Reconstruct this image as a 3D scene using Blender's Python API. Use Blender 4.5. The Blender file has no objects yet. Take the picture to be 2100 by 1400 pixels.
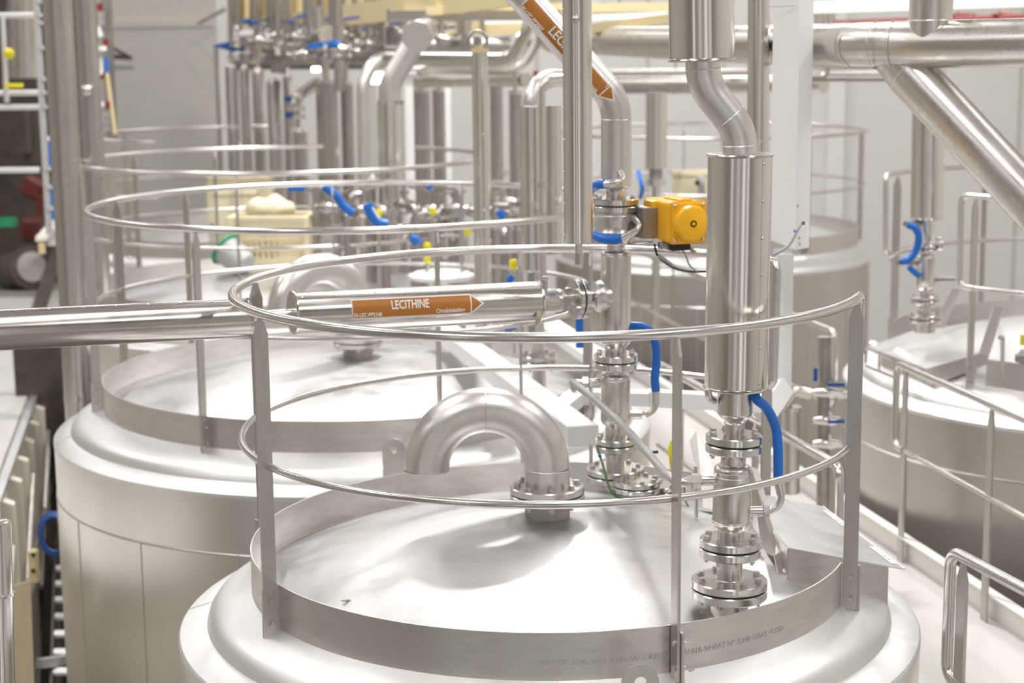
import bpy, bmesh, math, random
from math import sin, cos, pi, radians as R
from mathutils import Vector as V, Matrix, Quaternion

# ------------------------------------------------------------------ scene, camera, world, light
SC = bpy.context.scene
COL = SC.collection
ZC = 7.0                       # camera height above the ground floor
FPX = 3504.5                   # focal length in pixels of the 2100 px wide frame
PITCH, ROLL = 0.172738, -0.010131
CP, SP, CR, SR = cos(PITCH), sin(PITCH), cos(ROLL), sin(ROLL)

cam_d = bpy.data.cameras.new('camera')
cam = bpy.data.objects.new('camera', cam_d)
COL.objects.link(cam)
cam_d.sensor_width = 36.0
cam_d.lens = FPX / 2100 * 36
cam_d.clip_end = 200
cam.matrix_world = Matrix.Translation((0, 0, ZC)) @ Matrix.Rotation(pi / 2 - PITCH, 4, 'X') @ Matrix.Rotation(ROLL, 4, 'Z')
cam_d.dof.use_dof = True
cam_d.dof.focus_distance = 5.6
cam_d.dof.aperture_fstop = 2.6
SC.camera = cam

SC.view_settings.view_transform = 'Standard'
SC.view_settings.look = 'None'
SC.view_settings.gamma = 1
SC.view_settings.use_curve_mapping = False
SC.view_settings.exposure = 0.42

w = bpy.data.worlds.new('world')
SC.world = w
w.use_nodes = True
w.node_tree.nodes['Background'].inputs[0].default_value = (1.0, 0.985, 0.965, 1)
w.node_tree.nodes['Background'].inputs[1].default_value = 0.9


def area(loc, size, energy, rot=(0, 0, 0), col=(1, 0.983, 0.972)):
    d = bpy.data.lights.new('ceiling_light', 'AREA')
    d.shape = 'RECTANGLE'
    d.size, d.size_y = size
    d.energy = energy
    d.color = col
    o = bpy.data.objects.new('ceiling_light', d)
    o.location = (loc[0], loc[1], loc[2] + ZC)
    o.rotation_euler = rot
    COL.objects.link(o)
    return o


CEIL = 5.2
LAMPS = [(-9.0, 3), (-9.0, 13), (-9.0, 23), (-4.2, 0), (-4.2, 8), (-4.2, 17), (-4.2, 26), (0.8, 3.2), (0.8, 12), (0.8, 21),
         (5.6, 0), (5.6, 8), (5.6, 17), (5.6, 25)]
for x, y in LAMPS:
    area((x, y, CEIL - 0.32), (0.5, 5.0), 150)
area((-0.15, 12.6, CEIL - 0.32), (0.55, 0.55), 330)

# ------------------------------------------------------------------ helpers


def P(px, py, d):
    """point of the place seen at a pixel of the photograph, d metres ahead of the camera"""
    a, b = px - 1050, py - 700
    X = CR * a + SR * b
    Y = -SR * a + CR * b
    v = V((X / FPX, CP - Y / FPX * SP, -SP - Y / FPX * CP))
    return v * (d / v.y)


def PZ(px, py, z):
    v = P(px, py, 1.0)
    return v * (z / v.z)


def S(wpx, p):
    """half of a width in pixels at point p, in metres"""
    return wpx / 2 * (p[1] * CP - p[2] * SP) / FPX


WO = {}
HEX = 6


def frame(d):
    d = V(d).normalized()
    up = V((0, 0, 1)) if abs(d.z) < 0.95 else V((1, 0, 0))
    a = up.cross(d).normalized()
    b = d.cross(a).normalized()
    return a, b, d


class MB:
    def __init__(s):
        s.bm = bmesh.new()

    def ring(s, c, a, b, r, n, ph=0.0):
        return [s.bm.verts.new(V(c) + (a * cos(2 * pi * i / n + ph) + b * sin(2 * pi * i / n + ph)) * r) for i in range(n)]

    def skin(s, r1, r2):
        n = len(r1)
        for i in range(n):
            s.bm.faces.new((r1[i], r1[(i + 1) % n], r2[(i + 1) % n], r2[i]))

    def cyl(s, p, q, r, r2=None, n=28, caps=True, ph=0.0):
        r2 = r if r2 is None else r2
        a, b, d = frame(V(q) - V(p))
        A = s.ring(p, a, b, r, n, ph)
        B = s.ring(q, a, b, r2, n, ph)
        s.skin(A, B)
        if caps:
            s.bm.faces.new(A[::-1])
            s.bm.faces.new(B)
        return s

    def prof(s, p, q, pr, n=36, cap=True):
        """surface of revolution about the axis p->q; pr = [(t, r)], t in metres from p"""
        a, b, d = frame(V(q) - V(p))
        last = None
        rings = [s.ring(V(p) + d * t, a, b, max(r, 1e-4), n) for t, r in pr]
        for x, y in zip(rings, rings[1:]):
            s.skin(x, y)
        if cap:
            s.bm.faces.new(rings[0][::-1])
            s.bm.faces.new(rings[-1])
        return s

    def tube(s, pts, r, n=16, closed=False, caps=True):
        pts = [V(p) for p in pts]
        m = len(pts)
        rs = r if isinstance(r, (list, tuple)) else [r] * m
        T = []
        for i in range(m):
            if closed:
                t = pts[(i + 1) % m] - pts[i - 1]
            else:
                t = pts[min(i + 1, m - 1)] - pts[max(i - 1, 0)]
            T.append(t.normalized())
        a, b, _ = frame(T[0])
        rings = []
        for i in range(m):
            if i:
                q = T[i - 1].rotation_difference(T[i])
                a = q @ a
                b = q @ b
            rings.append(s.ring(pts[i], a, b, rs[i], n))
        for x, y in zip(rings, rings[1:]):
            s.skin(x, y)
        if closed:
            s.skin(rings[-1], rings[0])
        elif caps:
            s.bm.faces.new(rings[0][::-1])
            s.bm.faces.new(rings[-1])
        return s

    def lathe(s, pr, c, n=96, a0=0.0, a1=360.0, close=False):
        """profile (r, z) turned about the vertical through c"""
        full = abs(a1 - a0) >= 360
        k = n if full else n + 1
        cols = []
        for i in range(k):
            t = R(a0 + (a1 - a0) * i / n)
            cols.append([s.bm.verts.new((c[0] + r * cos(t), c[1] + r * sin(t), z)) for r, z in pr])
        m = len(pr)
        for i in range(n):
            A, B = cols[i], cols[(i + 1) % k]
            for j in range(m if close else m - 1):
                s.bm.faces.new((A[j], B[j], B[(j + 1) % m], A[(j + 1) % m]))
        if close and not full:
            s.bm.faces.new(cols[0])
            s.bm.faces.new(cols[-1][::-1])
        return s

    def box(s, c, size, rot=None, bev=0.0, seg=1):
        t = bmesh.new()
        bmesh.ops.create_cube(t, size=1)
        for v in t.verts:
            v.co = V((v.co.x * size[0], v.co.y * size[1], v.co.z * size[2]))
        if bev:
            bmesh.ops.bevel(t, geom=t.edges[:], offset=bev, segments=seg, affect='EDGES', profile=0.7)
        M = Matrix.Translation(V(c)) @ (rot if rot is not None else Matrix())
        t.transform(M)
        s.join(t)
        return s

    def join(s, t):
        me = bpy.data.meshes.new('t')
        t.to_mesh(me)
        t.free()
        s.bm.from_mesh(me)
        bpy.data.meshes.remove(me)

    def bar(s, p, q, w_, h, up=(0, 0, 1), bev=0.0):
        """rectangular bar from p to q; w_ across, h along up"""
        p, q = V(p), V(q)
        d = (q - p)
        L = d.length
        d.normalize()
        a = V(up).cross(d)
        if a.length < 1e-4:
            a = V((1, 0, 0)).cross(d)
        a.normalize()
        b = d.cross(a)
        M = Matrix((a, d, b)).transposed().to_4x4()
        s.box((p + q) / 2, (w_, L, h), M, bev)
        return s

    def prism(s, poly, ext):
        ext = V(ext)
        A = [s.bm.verts.new(V(p)) for p in poly]
        B = [s.bm.verts.new(V(p) + ext) for p in poly]
        n = len(A)
        s.bm.faces.new(A[::-1])
        s.bm.faces.new(B)
        for i in range(n):
            s.bm.faces.new((A[i], A[(i + 1) % n], B[(i + 1) % n], B[i]))
        return s


def rpath(pts, rad, n=8):
    """polyline with filleted corners"""
    pts = [V(p) for p in pts]
    out = [pts[0]]
    for i in range(1, len(pts) - 1):
        r = rad[i - 1] if isinstance(rad, (list, tuple)) else rad
        a, b, c = pts[i - 1], pts[i], pts[i + 1]
        u, v = (a - b), (c - b)
        lu, lv = u.length, v.length
        u.normalize()
        v.normalize()
        ang = u.angle(v)
        if ang > 3.1:
            out.append(b)
            continue
        t = min(r / math.tan(ang / 2), lu * 0.98, lv * 0.98)
        rr = t * math.tan(ang / 2)
        ctr = b + (u + v).normalized() * (rr / sin(ang / 2))
        s0, s1 = b + u * t - ctr, b + v * t - ctr
        tot = s0.angle(s1)
        ax = s0.cross(s1).normalized()
        for k in range(n + 1):
            out.append(ctr + Quaternion(ax, tot * k / n) @ s0)
    out.append(pts[-1])
    return out


def smoothpts(pts, n=6):
    """Catmull-Rom through the points"""
    pts = [V(p) for p in pts]
    q = [pts[0] * 2 - pts[1]] + pts + [pts[-1] * 2 - pts[-2]]
    out = []
    for i in range(1, len(q) - 2):
        for k in range(n):
            t = k / n
            a, b, c, d = q[i - 1], q[i], q[i + 1], q[i + 2]
            out.append(0.5 * ((2 * b) + (c - a) * t + (2 * a - 5 * b + 4 * c - d) * t * t + (3 * b - a - 3 * c + d) * t ** 3))
    out.append(pts[-1])
    return out


def arc(c, r, a0, a1, z, n=64):
    return [V((c[0] + r * cos(R(a0 + (a1 - a0) * i / n)), c[1] + r * sin(R(a0 + (a1 - a0) * i / n)), z)) for i in range(n + 1)]


def props(o, label=None, cat=None, group=None, kind=None):
    if label:
        o['label'] = label
    if cat:
        o['category'] = cat
    if group:
        o['group'] = group
    if kind:
        o['kind'] = kind
    return o


def thing(name, loc, label, cat, group=None):
    o = bpy.data.objects.new(name, None)
    o.empty_display_size = 0.1
    COL.objects.link(o)
    wl = V((loc[0], loc[1], loc[2] + ZC))
    o.location = wl
    WO[o.name] = wl
    return props(o, label, cat, group)


def obj(name, mb, mat, parent=None, label=None, cat=None, group=None, kind=None, smooth=35):
    bm = mb.bm if isinstance(mb, MB) else mb
    bmesh.ops.recalc_face_normals(bm, faces=bm.faces[:])
    me = bpy.data.meshes.new(name)
    bm.to_mesh(me)
    bm.free()
    me.materials.append(mat)
    xs = [v.co for v in me.vertices]
    lo = V((min(v.x for v in xs), min(v.y for v in xs), min(v.z for v in xs)))
    hi = V((max(v.x for v in xs), max(v.y for v in xs), max(v.z for v in xs)))
    org = V(((lo.x + hi.x) / 2, (lo.y + hi.y) / 2, lo.z))
    me.transform(Matrix.Translation(-org))
    if smooth:
        me.shade_smooth()
        me.set_sharp_from_angle(angle=R(smooth))
    o = bpy.data.objects.new(name, me)
    COL.objects.link(o)
    wl = org + V((0, 0, ZC))
    WO[o.name] = wl
    if parent is not None:
        o.parent = parent
        o.location = wl - WO[parent.name]
    else:
        o.location = wl
    return props(o, label, cat, group, kind)


def inst(name, me, M, parent):
    """a copy of a shared mesh placed by matrix M (in camera-height coordinates) as a child"""
    o = bpy.data.objects.new(name, me)
    COL.objects.link(o)
    o.parent = parent
    wl = M.to_translation() + V((0, 0, ZC))
    M2 = M.to_3x3().to_4x4()
    M2.translation = wl - WO[parent.name]
    o.matrix_local = M2
    WO[o.name] = wl
    return o


# ------------------------------------------------------------------ materials
def nodes(name):
    m = bpy.data.materials.new(name)
    m.use_nodes = True
    nt = m.node_tree
    return m, nt, nt.nodes['Principled BSDF']


def metal(name, col=(0.72, 0.70, 0.68), rough=0.28, mott=0.10, scale=6.0, stretch=(1, 1, 1), rvar=0.12, bump=0.0, bscale=80, scratch=0.0):
    m, nt, b = nodes(name)
    N, L = nt.nodes, nt.links
    b.inputs['Metallic'].default_value = 1.0
    tc = N.new('ShaderNodeTexCoord')
    mp = N.new('ShaderNodeMapping')
    mp.inputs['Scale'].default_value = stretch
    L.new(tc.outputs['Object'], mp.inputs['Vector'])
    nz = N.new('ShaderNodeTexNoise')
    nz.inputs['Scale'].default_value = scale
    nz.inputs['Detail'].default_value = 6
    nz.inputs['Roughness'].default_value = 0.62
    L.new(mp.outputs[0], nz.inputs['Vector'])
    cr = N.new('ShaderNodeMapRange')
    cr.inputs['From Min'].default_value = 0.3
    cr.inputs['From Max'].default_value = 0.7
    cr.inputs['To Min'].default_value = 1 - mott
    cr.inputs['To Max'].default_value = 1 + mott * 0.6
    L.new(nz.outputs['Fac'], cr.inputs['Value'])
    mx = N.new('ShaderNodeVectorMath')
    mx.operation = 'SCALE'
    mx.inputs[0].default_value = col
    L.new(cr.outputs[0], mx.inputs['Scale'])
    L.new(mx.outputs[0], b.inputs['Base Color'])
    rr = N.new('ShaderNodeMapRange')
    rr.inputs['From Min'].default_value = 0.3
    rr.inputs['From Max'].default_value = 0.7
    rr.inputs['To Min'].default_value = rough + rvar * 0.5
    rr.inputs['To Max'].default_value = max(0.05, rough - rvar * 0.5)
    L.new(nz.outputs['Fac'], rr.inputs['Value'])
    last = rr.outputs[0]
    if scratch:
        mp2 = N.new('ShaderNodeMapping')
        mp2.inputs['Scale'].default_value = (2.0, 60, 20)
        mp2.inputs['Rotation'].default_value = (0, 0, 0.6)
        L.new(tc.outputs['Object'], mp2.inputs['Vector'])
        n2 = N.new('ShaderNodeTexNoise')
        n2.inputs['Scale'].default_value = 2.2
        n2.inputs['Detail'].default_value = 4
        L.new(mp2.outputs[0], n2.inputs['Vector'])
        r2 = N.new('ShaderNodeMapRange')
        r2.inputs['From Min'].default_value = 0.4
        r2.inputs['From Max'].default_value = 0.75
        r2.inputs['To Max'].default_value = scratch
        L.new(n2.outputs['Fac'], r2.inputs['Value'])
        ad = N.new('ShaderNodeMath')
        L.new(last, ad.inputs[0])
        L.new(r2.outputs[0], ad.inputs[1])
        last = ad.outputs[0]
    L.new(last, b.inputs['Roughness'])
    if bump:
        bn = N.new('ShaderNodeTexNoise')
        bn.inputs['Scale'].default_value = bscale
        bn.inputs['Detail'].default_value = 3
        L.new(tc.outputs['Object'], bn.inputs['Vector'])
        bp = N.new('ShaderNodeBump')
        bp.inputs['Strength'].default_value = bump
        bp.inputs['Distance'].default_value = 0.01
        L.new(bn.outputs['Fac'], bp.inputs['Height'])
        L.new(bp.outputs[0], b.inputs['Normal'])
    return m


def paint(name, col, rough=0.45, var=0.05, scale=3.0, bump=0.0, spec=0.5, trans=0.0, emit=0.0):
    m, nt, b = nodes(name)
    N, L = nt.nodes, nt.links
    tc = N.new('ShaderNodeTexCoord')
    nz = N.new('ShaderNodeTexNoise')
    nz.inputs['Scale'].default_value = scale
    nz.inputs['Detail'].default_value = 5
    L.new(tc.outputs['Object'], nz.inputs['Vector'])
    cr = N.new('ShaderNodeMapRange')
    cr.inputs['From Min'].default_value = 0.3
    cr.inputs['From Max'].default_value = 0.7
    cr.inputs['To Min'].default_value = 1 - var
    cr.inputs['To Max'].default_value = 1 + var * 0.5
    L.new(nz.outputs['Fac'], cr.inputs['Value'])
    mx = N.new('ShaderNodeVectorMath')
    mx.operation = 'SCALE'
    mx.inputs[0].default_value = col
    L.new(cr.outputs[0], mx.inputs['Scale'])
    L.new(mx.outputs[0], b.inputs['Base Color'])
    b.inputs['Roughness'].default_value = rough
    b.inputs['Specular IOR Level'].default_value = spec
    if trans:
        b.inputs['Transmission Weight'].default_value = trans
    if bump:
        bp = N.new('ShaderNodeBump')
        bp.inputs['Strength'].default_value = bump
        L.new(nz.outputs['Fac'], bp.inputs['Height'])
        L.new(bp.outputs[0], b.inputs['Normal'])
    if emit:
        b.inputs['Emission Color'].default_value = (*col, 1)
        b.inputs['Emission Strength'].default_value = emit
    return m


INOX = metal('stainless_tube', (0.70, 0.675, 0.645), 0.24, 0.08, 9, (1, 1, 0.4), 0.10)
POSTM = metal('stainless_flat_bar', (0.56, 0.535, 0.505), 0.40, 0.10, 14, (1, 1, 0.3), 0.14, 0.03, 120)
PIPE = metal('stainless_pipe', (0.70, 0.67, 0.635), 0.30, 0.10, 7, (1, 1, 0.5), 0.12)
MATT = metal('satin_elbow', (0.74, 0.715, 0.69), 0.36, 0.09, 8, (1, 1, 1), 0.10)
CLAD = metal('aluminium_cladding', (0.72, 0.69, 0.655), 0.20, 0.05, 3, (3, 3, 0.3), 0.08)
DOME = metal('ground_stainless_dome', (0.65, 0.642, 0.635), 0.40, 0.10, 2.6, (1, 1.8, 1), 0.22, 0.03, 40, 0.0)
SHLD = metal('satin_shoulder', (0.82, 0.815, 0.805), 0.46, 0.05, 4, (1, 1, 1), 0.10)
BAND = metal('mill_finish_strip', (0.68, 0.655, 0.63), 0.38, 0.10, 8, (1, 1, 5), 0.14, 0.02, 60)
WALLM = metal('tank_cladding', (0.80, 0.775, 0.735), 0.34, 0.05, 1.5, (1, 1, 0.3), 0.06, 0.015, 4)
nt_ = DOME.node_tree
tc_ = [n for n in nt_.nodes if n.type == 'TEX_COORD'][0]
b_ = nt_.nodes['Principled BSDF']
src_ = b_.inputs['Base Color'].links[0].from_socket
for rot_, sc3, amp in ((0.5, (3, 120, 20), 0.07), (-0.9, (2, 90, 20), 0.06), (1.9, (4, 160, 20), 0.05)):
    mp_ = nt_.nodes.new('ShaderNodeMapping')
    mp_.inputs['Rotation'].default_value = (0, 0, rot_)
    mp_.inputs['Scale'].default_value = sc3
    nt_.links.new(tc_.outputs['Object'], mp_.inputs['Vector'])
    n_ = nt_.nodes.new('ShaderNodeTexNoise')
    n_.inputs['Scale'].default_value = 1.0
    n_.inputs['Detail'].default_value = 3
    nt_.links.new(mp_.outputs[0], n_.inputs['Vector'])
    r_ = nt_.nodes.new('ShaderNodeMapRange')
    r_.inputs['From Min'].default_value = 0.58
    r_.inputs['From Max'].default_value = 0.74
    r_.inputs['To Min'].default_value = 1.0
    r_.inputs['To Max'].default_value = 1.0 + amp
    nt_.links.new(n_.outputs['Fac'], r_.inputs['Value'])
    m_ = nt_.nodes.new('ShaderNodeVectorMath')
    m_.operation = 'SCALE'
    nt_.links.new(src_, m_.inputs[0])
    nt_.links.new(r_.outputs[0], m_.inputs['Scale'])
    src_ = m_.outputs[0]
nt_.links.new(src_, b_.inputs['Base Color'])
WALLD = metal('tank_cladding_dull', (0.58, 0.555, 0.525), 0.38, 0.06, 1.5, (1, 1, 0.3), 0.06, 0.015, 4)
FLNG = metal('turned_flange', (0.76, 0.74, 0.715), 0.20, 0.06, 20, (1, 1, 6), 0.10)
BOLT = metal('bolt_steel', (0.62, 0.60, 0.57), 0.28, 0.06, 30)
FARM = metal('duller_far_steel', (0.50, 0.475, 0.45), 0.30, 0.10, 5, (1, 1, 0.4), 0.1)
DARKM = metal('weathered_steel', (0.42, 0.40, 0.37), 0.45, 0.20, 10, (1, 1, 1), 0.2)
WHITE = paint('white_powder_coat', (0.86, 0.86, 0.85), 0.42, 0.02)
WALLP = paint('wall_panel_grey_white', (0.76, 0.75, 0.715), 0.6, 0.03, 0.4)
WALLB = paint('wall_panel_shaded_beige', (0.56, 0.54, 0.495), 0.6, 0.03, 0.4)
PILM = paint('pilaster_white', (0.84, 0.83, 0.80), 0.55, 0.02)
CREAM = paint('cream_steel_paint', (0.72, 0.60, 0.35), 0.5, 0.06, 2)
CREAMP = paint('cream_plastic', (0.80, 0.71, 0.50), 0.5, 0.06, 6)
RIBM = paint('beige_sheet_paint', (0.80, 0.77, 0.68), 0.5, 0.06, 2)
FLOORM = paint('pale_floor_coating', (0.66, 0.645, 0.615), 0.32, 0.05, 1.2)
GROUND = paint('grey_concrete_floor', (0.34, 0.33, 0.31), 0.5, 0.10, 0.8)
BLUE = paint('blue_rubber', (0.015, 0.16, 0.62), 0.38, 0.03, 8)
BLUED = paint('dark_blue_lever', (0.02, 0.08, 0.32), 0.45, 0.05, 8)
YEL = paint('yellow_enamel', (0.86, 0.74, 0.02), 0.4, 0.03, 8)
ORA = paint('orange_yellow_enamel', (0.98, 0.50, 0.014), 0.30, 0.03, 8)
RED = paint('red_enamel', (0.24, 0.022, 0.02), 0.4, 0.05, 8)
REDD = paint('dark_red_enamel', (0.11, 0.012, 0.012), 0.45, 0.1, 8)
GREEN = paint('green_plastic', (0.02, 0.28, 0.13), 0.4, 0.05, 8)
CABLEG = paint('green_cable_sheath', (0.07, 0.17, 0.045), 0.5, 0.1, 30)
BLACK = paint('black_rubber', (0.02, 0.02, 0.02), 0.5, 0.1, 20)
GREYC = paint('grey_cable_sheath', (0.33, 0.33, 0.34), 0.5, 0.05, 20)
BROWN = paint('brown_label_film', (0.47, 0.175, 0.025), 0.35, 0.02, 8)
WFILM = paint('white_label_film', (0.92, 0.92, 0.92), 0.4, 0.01)
TAPE = paint('white_thread_tape', (0.9, 0.9, 0.9), 0.6, 0.02)
HOSEC = paint('clear_reinforced_hose', (0.42, 0.41, 0.39), 0.25, 0.12, 60)
GREYP = paint('grey_plastic', (0.45, 0.45, 0.45), 0.5, 0.05, 6)
MARK = paint('grey_marking_ink', (0.42, 0.41, 0.39), 0.7, 0.1, 40)
DIRT = paint('dried_residue', (0.55, 0.50, 0.36), 0.8, 0.1, 40)
CEILM = paint('ceiling_panel', (0.50, 0.49, 0.47), 0.6, 0.05, 0.5)
DKMACH = paint('dark_machinery_paint', (0.07, 0.055, 0.045), 0.45, 0.4, 5)
GLOWM = paint('white_glow', (1, 0.98, 0.94), 0.5, 0, 1, emit=6.0)

# ------------------------------------------------------------------ generic fittings
def bolt_mesh(r, L, name='bolt'):
    """hex head on top of a washer, shank, nut and stud end below; z=0 is the face under the head"""
    b = MB()
    b.cyl((0, 0, 0), (0, 0, r * 0.2), r * 1.25, n=16)
    b.cyl((0, 0, r * 0.2), (0, 0, r * 1.15), r, r * 0.97, n=6)
    b.cyl((0, 0, -L), (0, 0, 0), r * 0.5, n=10)
    b.cyl((0, 0, -L), (0, 0, -L - r * 1.0), r, n=6)
    b.cyl((0, 0, -L - r * 1.0), (0, 0, -L - r * 1.7), r * 0.5, n=10)
    bmesh.ops.recalc_face_normals(b.bm, faces=b.bm.faces[:])
    me = bpy.data.meshes.new(name)
    b.bm.to_mesh(me)
    b.bm.free()
    me.materials.append(BOLT)
    me.shade_smooth()
    me.set_sharp_from_angle(angle=R(35))
    return me


BM = {}


def get_bolt(r, L):
    k = (round(r, 4), round(L, 4))
    if k not in BM:
        BM[k] = bolt_mesh(r, L)
    return BM[k]


def axis_matrix(p, d, spin=0.0):
    a, b, d = frame(d)
    M = Matrix((a, b, d)).transposed().to_4x4()
    return Matrix.Translation(V(p)) @ M @ Matrix.Rotation(spin, 4, 'Z')


def flange_pair(parent, c, d, Rf, t, gap=0.004, nb=8, br=None, hub=None, spin=0.2, blind=False, bolts=True):
    """two bolted flange discs about c along d, with the gasket and every bolt"""
    d = V(d).normalized()
    c = V(c)
    br = br or Rf * 0.085
    ch = t * 0.12
    up = MB().prof(c, c + d, [(gap / 2, Rf * 0.55), (gap / 2, Rf - ch), (gap / 2 + ch, Rf), (gap / 2 + t - ch, Rf), (gap / 2 + t, Rf - ch), (gap / 2 + t, Rf * 0.3)], n=56)
    lo = MB().prof(c, c + d, [(-gap / 2 - t, Rf * 0.3), (-gap / 2 - t, Rf - ch), (-gap / 2 - t + ch, Rf), (-gap / 2 - ch, Rf), (-gap / 2, Rf - ch), (-gap / 2, Rf * 0.55)], n=56)
    u = obj('flange', up, FLNG, parent)
    obj('flange', lo, FLNG, parent)
    obj('gasket', MB().cyl(c - d * gap / 2 * 0.99, c + d * gap / 2 * 0.99, Rf * 0.93, n=40), BLACK, parent)
    if bolts:
        me = get_bolt(br, 2 * t + gap)
        for i in range(nb):
            a = spin + 2 * pi * i / nb
            fa, fb, fd = frame(d)
            p = c + (fa * cos(a) + fb * sin(a)) * (Rf * 0.80) + d * (gap / 2 + t)
            inst('bolt', me, axis_matrix(p, d, a * 1.7), u)
    return u


def screws(parent, pts, nrm, r=0.004, name='screw'):
    b = MB()
    b.prof((0, 0, 0), (0, 0, 1), [(0, r * 1.25), (r * 0.25, r * 1.25), (r * 0.55, r), (r * 0.9, r * 0.5), (r * 0.95, r * 0.1)], n=10)
    me = bpy.data.meshes.new(name)
    bmesh.ops.recalc_face_normals(b.bm, faces=b.bm.faces[:])
    b.bm.to_mesh(me)
    b.bm.free()
    me.materials.append(BOLT)
    me.shade_smooth()
    for p, n_ in zip(pts, nrm):
        inst(name, me, axis_matrix(p, n_), parent)


def cladding(parent, p, q, r, seam_dir=None, nscrew=0, rolled=True, name='cladding', mat=None, off=0.0):
    """sheet metal jacket between p and q with rolled end beads, a lap seam and its screws"""
    p, q = V(p), V(q)
    d = (q - p).normalized()
    L = (q - p).length
    e = 0.004
    pr = [(0.0, r * 0.80), (0.0, r), (e * .3, r + e), (e * 1.2, r + e * 1.3), (e * 2.2, r + e), (e * 2.6, r),
          (L - e * 2.6, r), (L - e * 2.2, r + e), (L - e * 1.2, r + e * 1.3), (L - e * .3, r + e), (L, r), (L, r * 0.80)]
    if not rolled:
        pr = [(0, r * 0.8), (0, r), (L, r), (L, r * 0.8)]
    b = MB().prof(p, q, pr, n=64)
    o = obj(name, b, mat or CLAD, parent)
    if seam_dir is not None:
        sd = V(seam_dir)
        sd = (sd - d * sd.dot(d)).normalized()
        td = d.cross(sd).normalized()
        sm = MB()
        w0 = 0.16
        pts = []
        for k in range(5):
            a = off + w0 * (k / 4 - 0.5)
            pts.append(sd * cos(a) + td * sin(a))
        va = [sm.bm.verts.new(p + d * 0.012 + x * (r + 0.0012)) for x in pts] + [sm.bm.verts.new(p + d * 0.012 + x * (r - 0.002)) for x in pts[::-1]]
        vb = [sm.bm.verts.new(p + d * (L - 0.012) + x * (r + 0.0012)) for x in pts] + [sm.bm.verts.new(p + d * (L - 0.012) + x * (r - 0.002)) for x in pts[::-1]]
        sm.skin(va, vb)
        sm.bm.faces.new(va)
        sm.bm.faces.new(vb[::-1])
        obj('lap_seam', sm, mat or CLAD, o)
        if nscrew:
            ps = [p + d * (0.03 + (L - 0.06) * i / max(1, nscrew - 1)) + sd * (r + 0.0012) for i in range(nscrew)]
            screws(o, ps, [sd] * nscrew)
    return o


def weld(parent, c, d, r, k=0.0022):
    a, b, d = frame(d)
    pts = [V(c) + (a * cos(2 * pi * i / 40) + b * sin(2 * pi * i / 40)) * r for i in range(40)]
    return obj('weld_seam', MB().tube(pts, k, n=6, closed=True), MATT, parent)


def pipe(parent, pts, r, mat=None, name='pipe', n=32, caps=True):
    return obj(name, MB().tube(pts, r, n=n, caps=caps), mat or PIPE, parent)


def hexnut(parent, p, d, r, L, mat=None, name='union_nut'):
    d = V(d).normalized()
    return obj(name, MB().cyl(V(p) - d * L / 2, V(p) + d * L / 2, r, n=6), mat or BOLT, parent)


def surf_text(text, size, fn, parent, mat, name='lettering', align='LEFT', sx=1.0, slice_=0.006, bold=0.0):
    cu = bpy.data.curves.new('lettering', 'FONT')
    cu.body = text
    cu.size = size
    cu.align_x = align
    cu.resolution_u = 3
    cu.offset = bold * size
    o = bpy.data.objects.new('lettering', cu)
    COL.objects.link(o)
    bpy.context.view_layer.update()
    dg = bpy.context.evaluated_depsgraph_get()
    me = bpy.data.meshes.new_from_object(o.evaluated_get(dg))
    bpy.data.objects.remove(o)
    bm = bmesh.new()
    bm.from_mesh(me)
    bpy.data.meshes.remove(me)
    ys = [v.co.y for v in bm.verts]
    y = min(ys) + slice_
    while y < max(ys):
        bmesh.ops.bisect_plane(bm, geom=bm.verts[:] + bm.edges[:] + bm.faces[:], plane_co=(0, y, 0), plane_no=(0, 1, 0))
        y += slice_
    for v in bm.verts:
        v.co = fn(v.co.x * sx, v.co.y)
    return obj(name, bm, mat, parent, smooth=0)

# ------------------------------------------------------------------ the setting
def struct(name, mb, mat, smooth=0):
    return obj(name, mb, mat, None, kind='structure', smooth=smooth)


WALK = -2.90       # walkway level
struct('floor', MB().box((-1, 14, -ZC - 0.05), (34, 44, 0.1)), GROUND)
# raised walkway slab between the tank rows, along the row direction
UD = V((-0.206, 0.9786, 0)).normalized()      # direction of the rows
UN = V((UD.y, -UD.x, 0))                      # to the right of it
T0 = PZ(1770, 1040, -2.754)
T0.z = 0


def along(base, s, n=0.0, z=0.0):
    p = base + UD * s + UN * n
    return V((p.x, p.y, z))


fl = MB()
fl.prism([along(T0, -9, -1.75, WALK - 0.12), along(T0, -9, 0.0, WALK - 0.12), along(T0, 7.5, 0.0, WALK - 0.12), along(T0, 7.5, -1.75, WALK - 0.12)], (0, 0, 0.12))
struct('floor_walkway', fl, FLOORM)
tb = MB()
tb.prism([along(T0, -9, 0, WALK - 0.12), along(T0, -9, 0.012, WALK - 0.12), along(T0, 7.5, 0.012, WALK - 0.12), along(T0, 7.5, 0, WALK - 0.12)], (0, 0, 0.12 + 0.146))
tb.prism([along(T0, -9, -0.05, WALK + 0.138), along(T0, -9, 0.0, WALK + 0.138), along(T0, 7.5, 0.0, WALK + 0.138), along(T0, 7.5, -0.05, WALK + 0.138)], (0, 0, 0.008))
struct('trim_1', tb, PILM)

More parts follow.
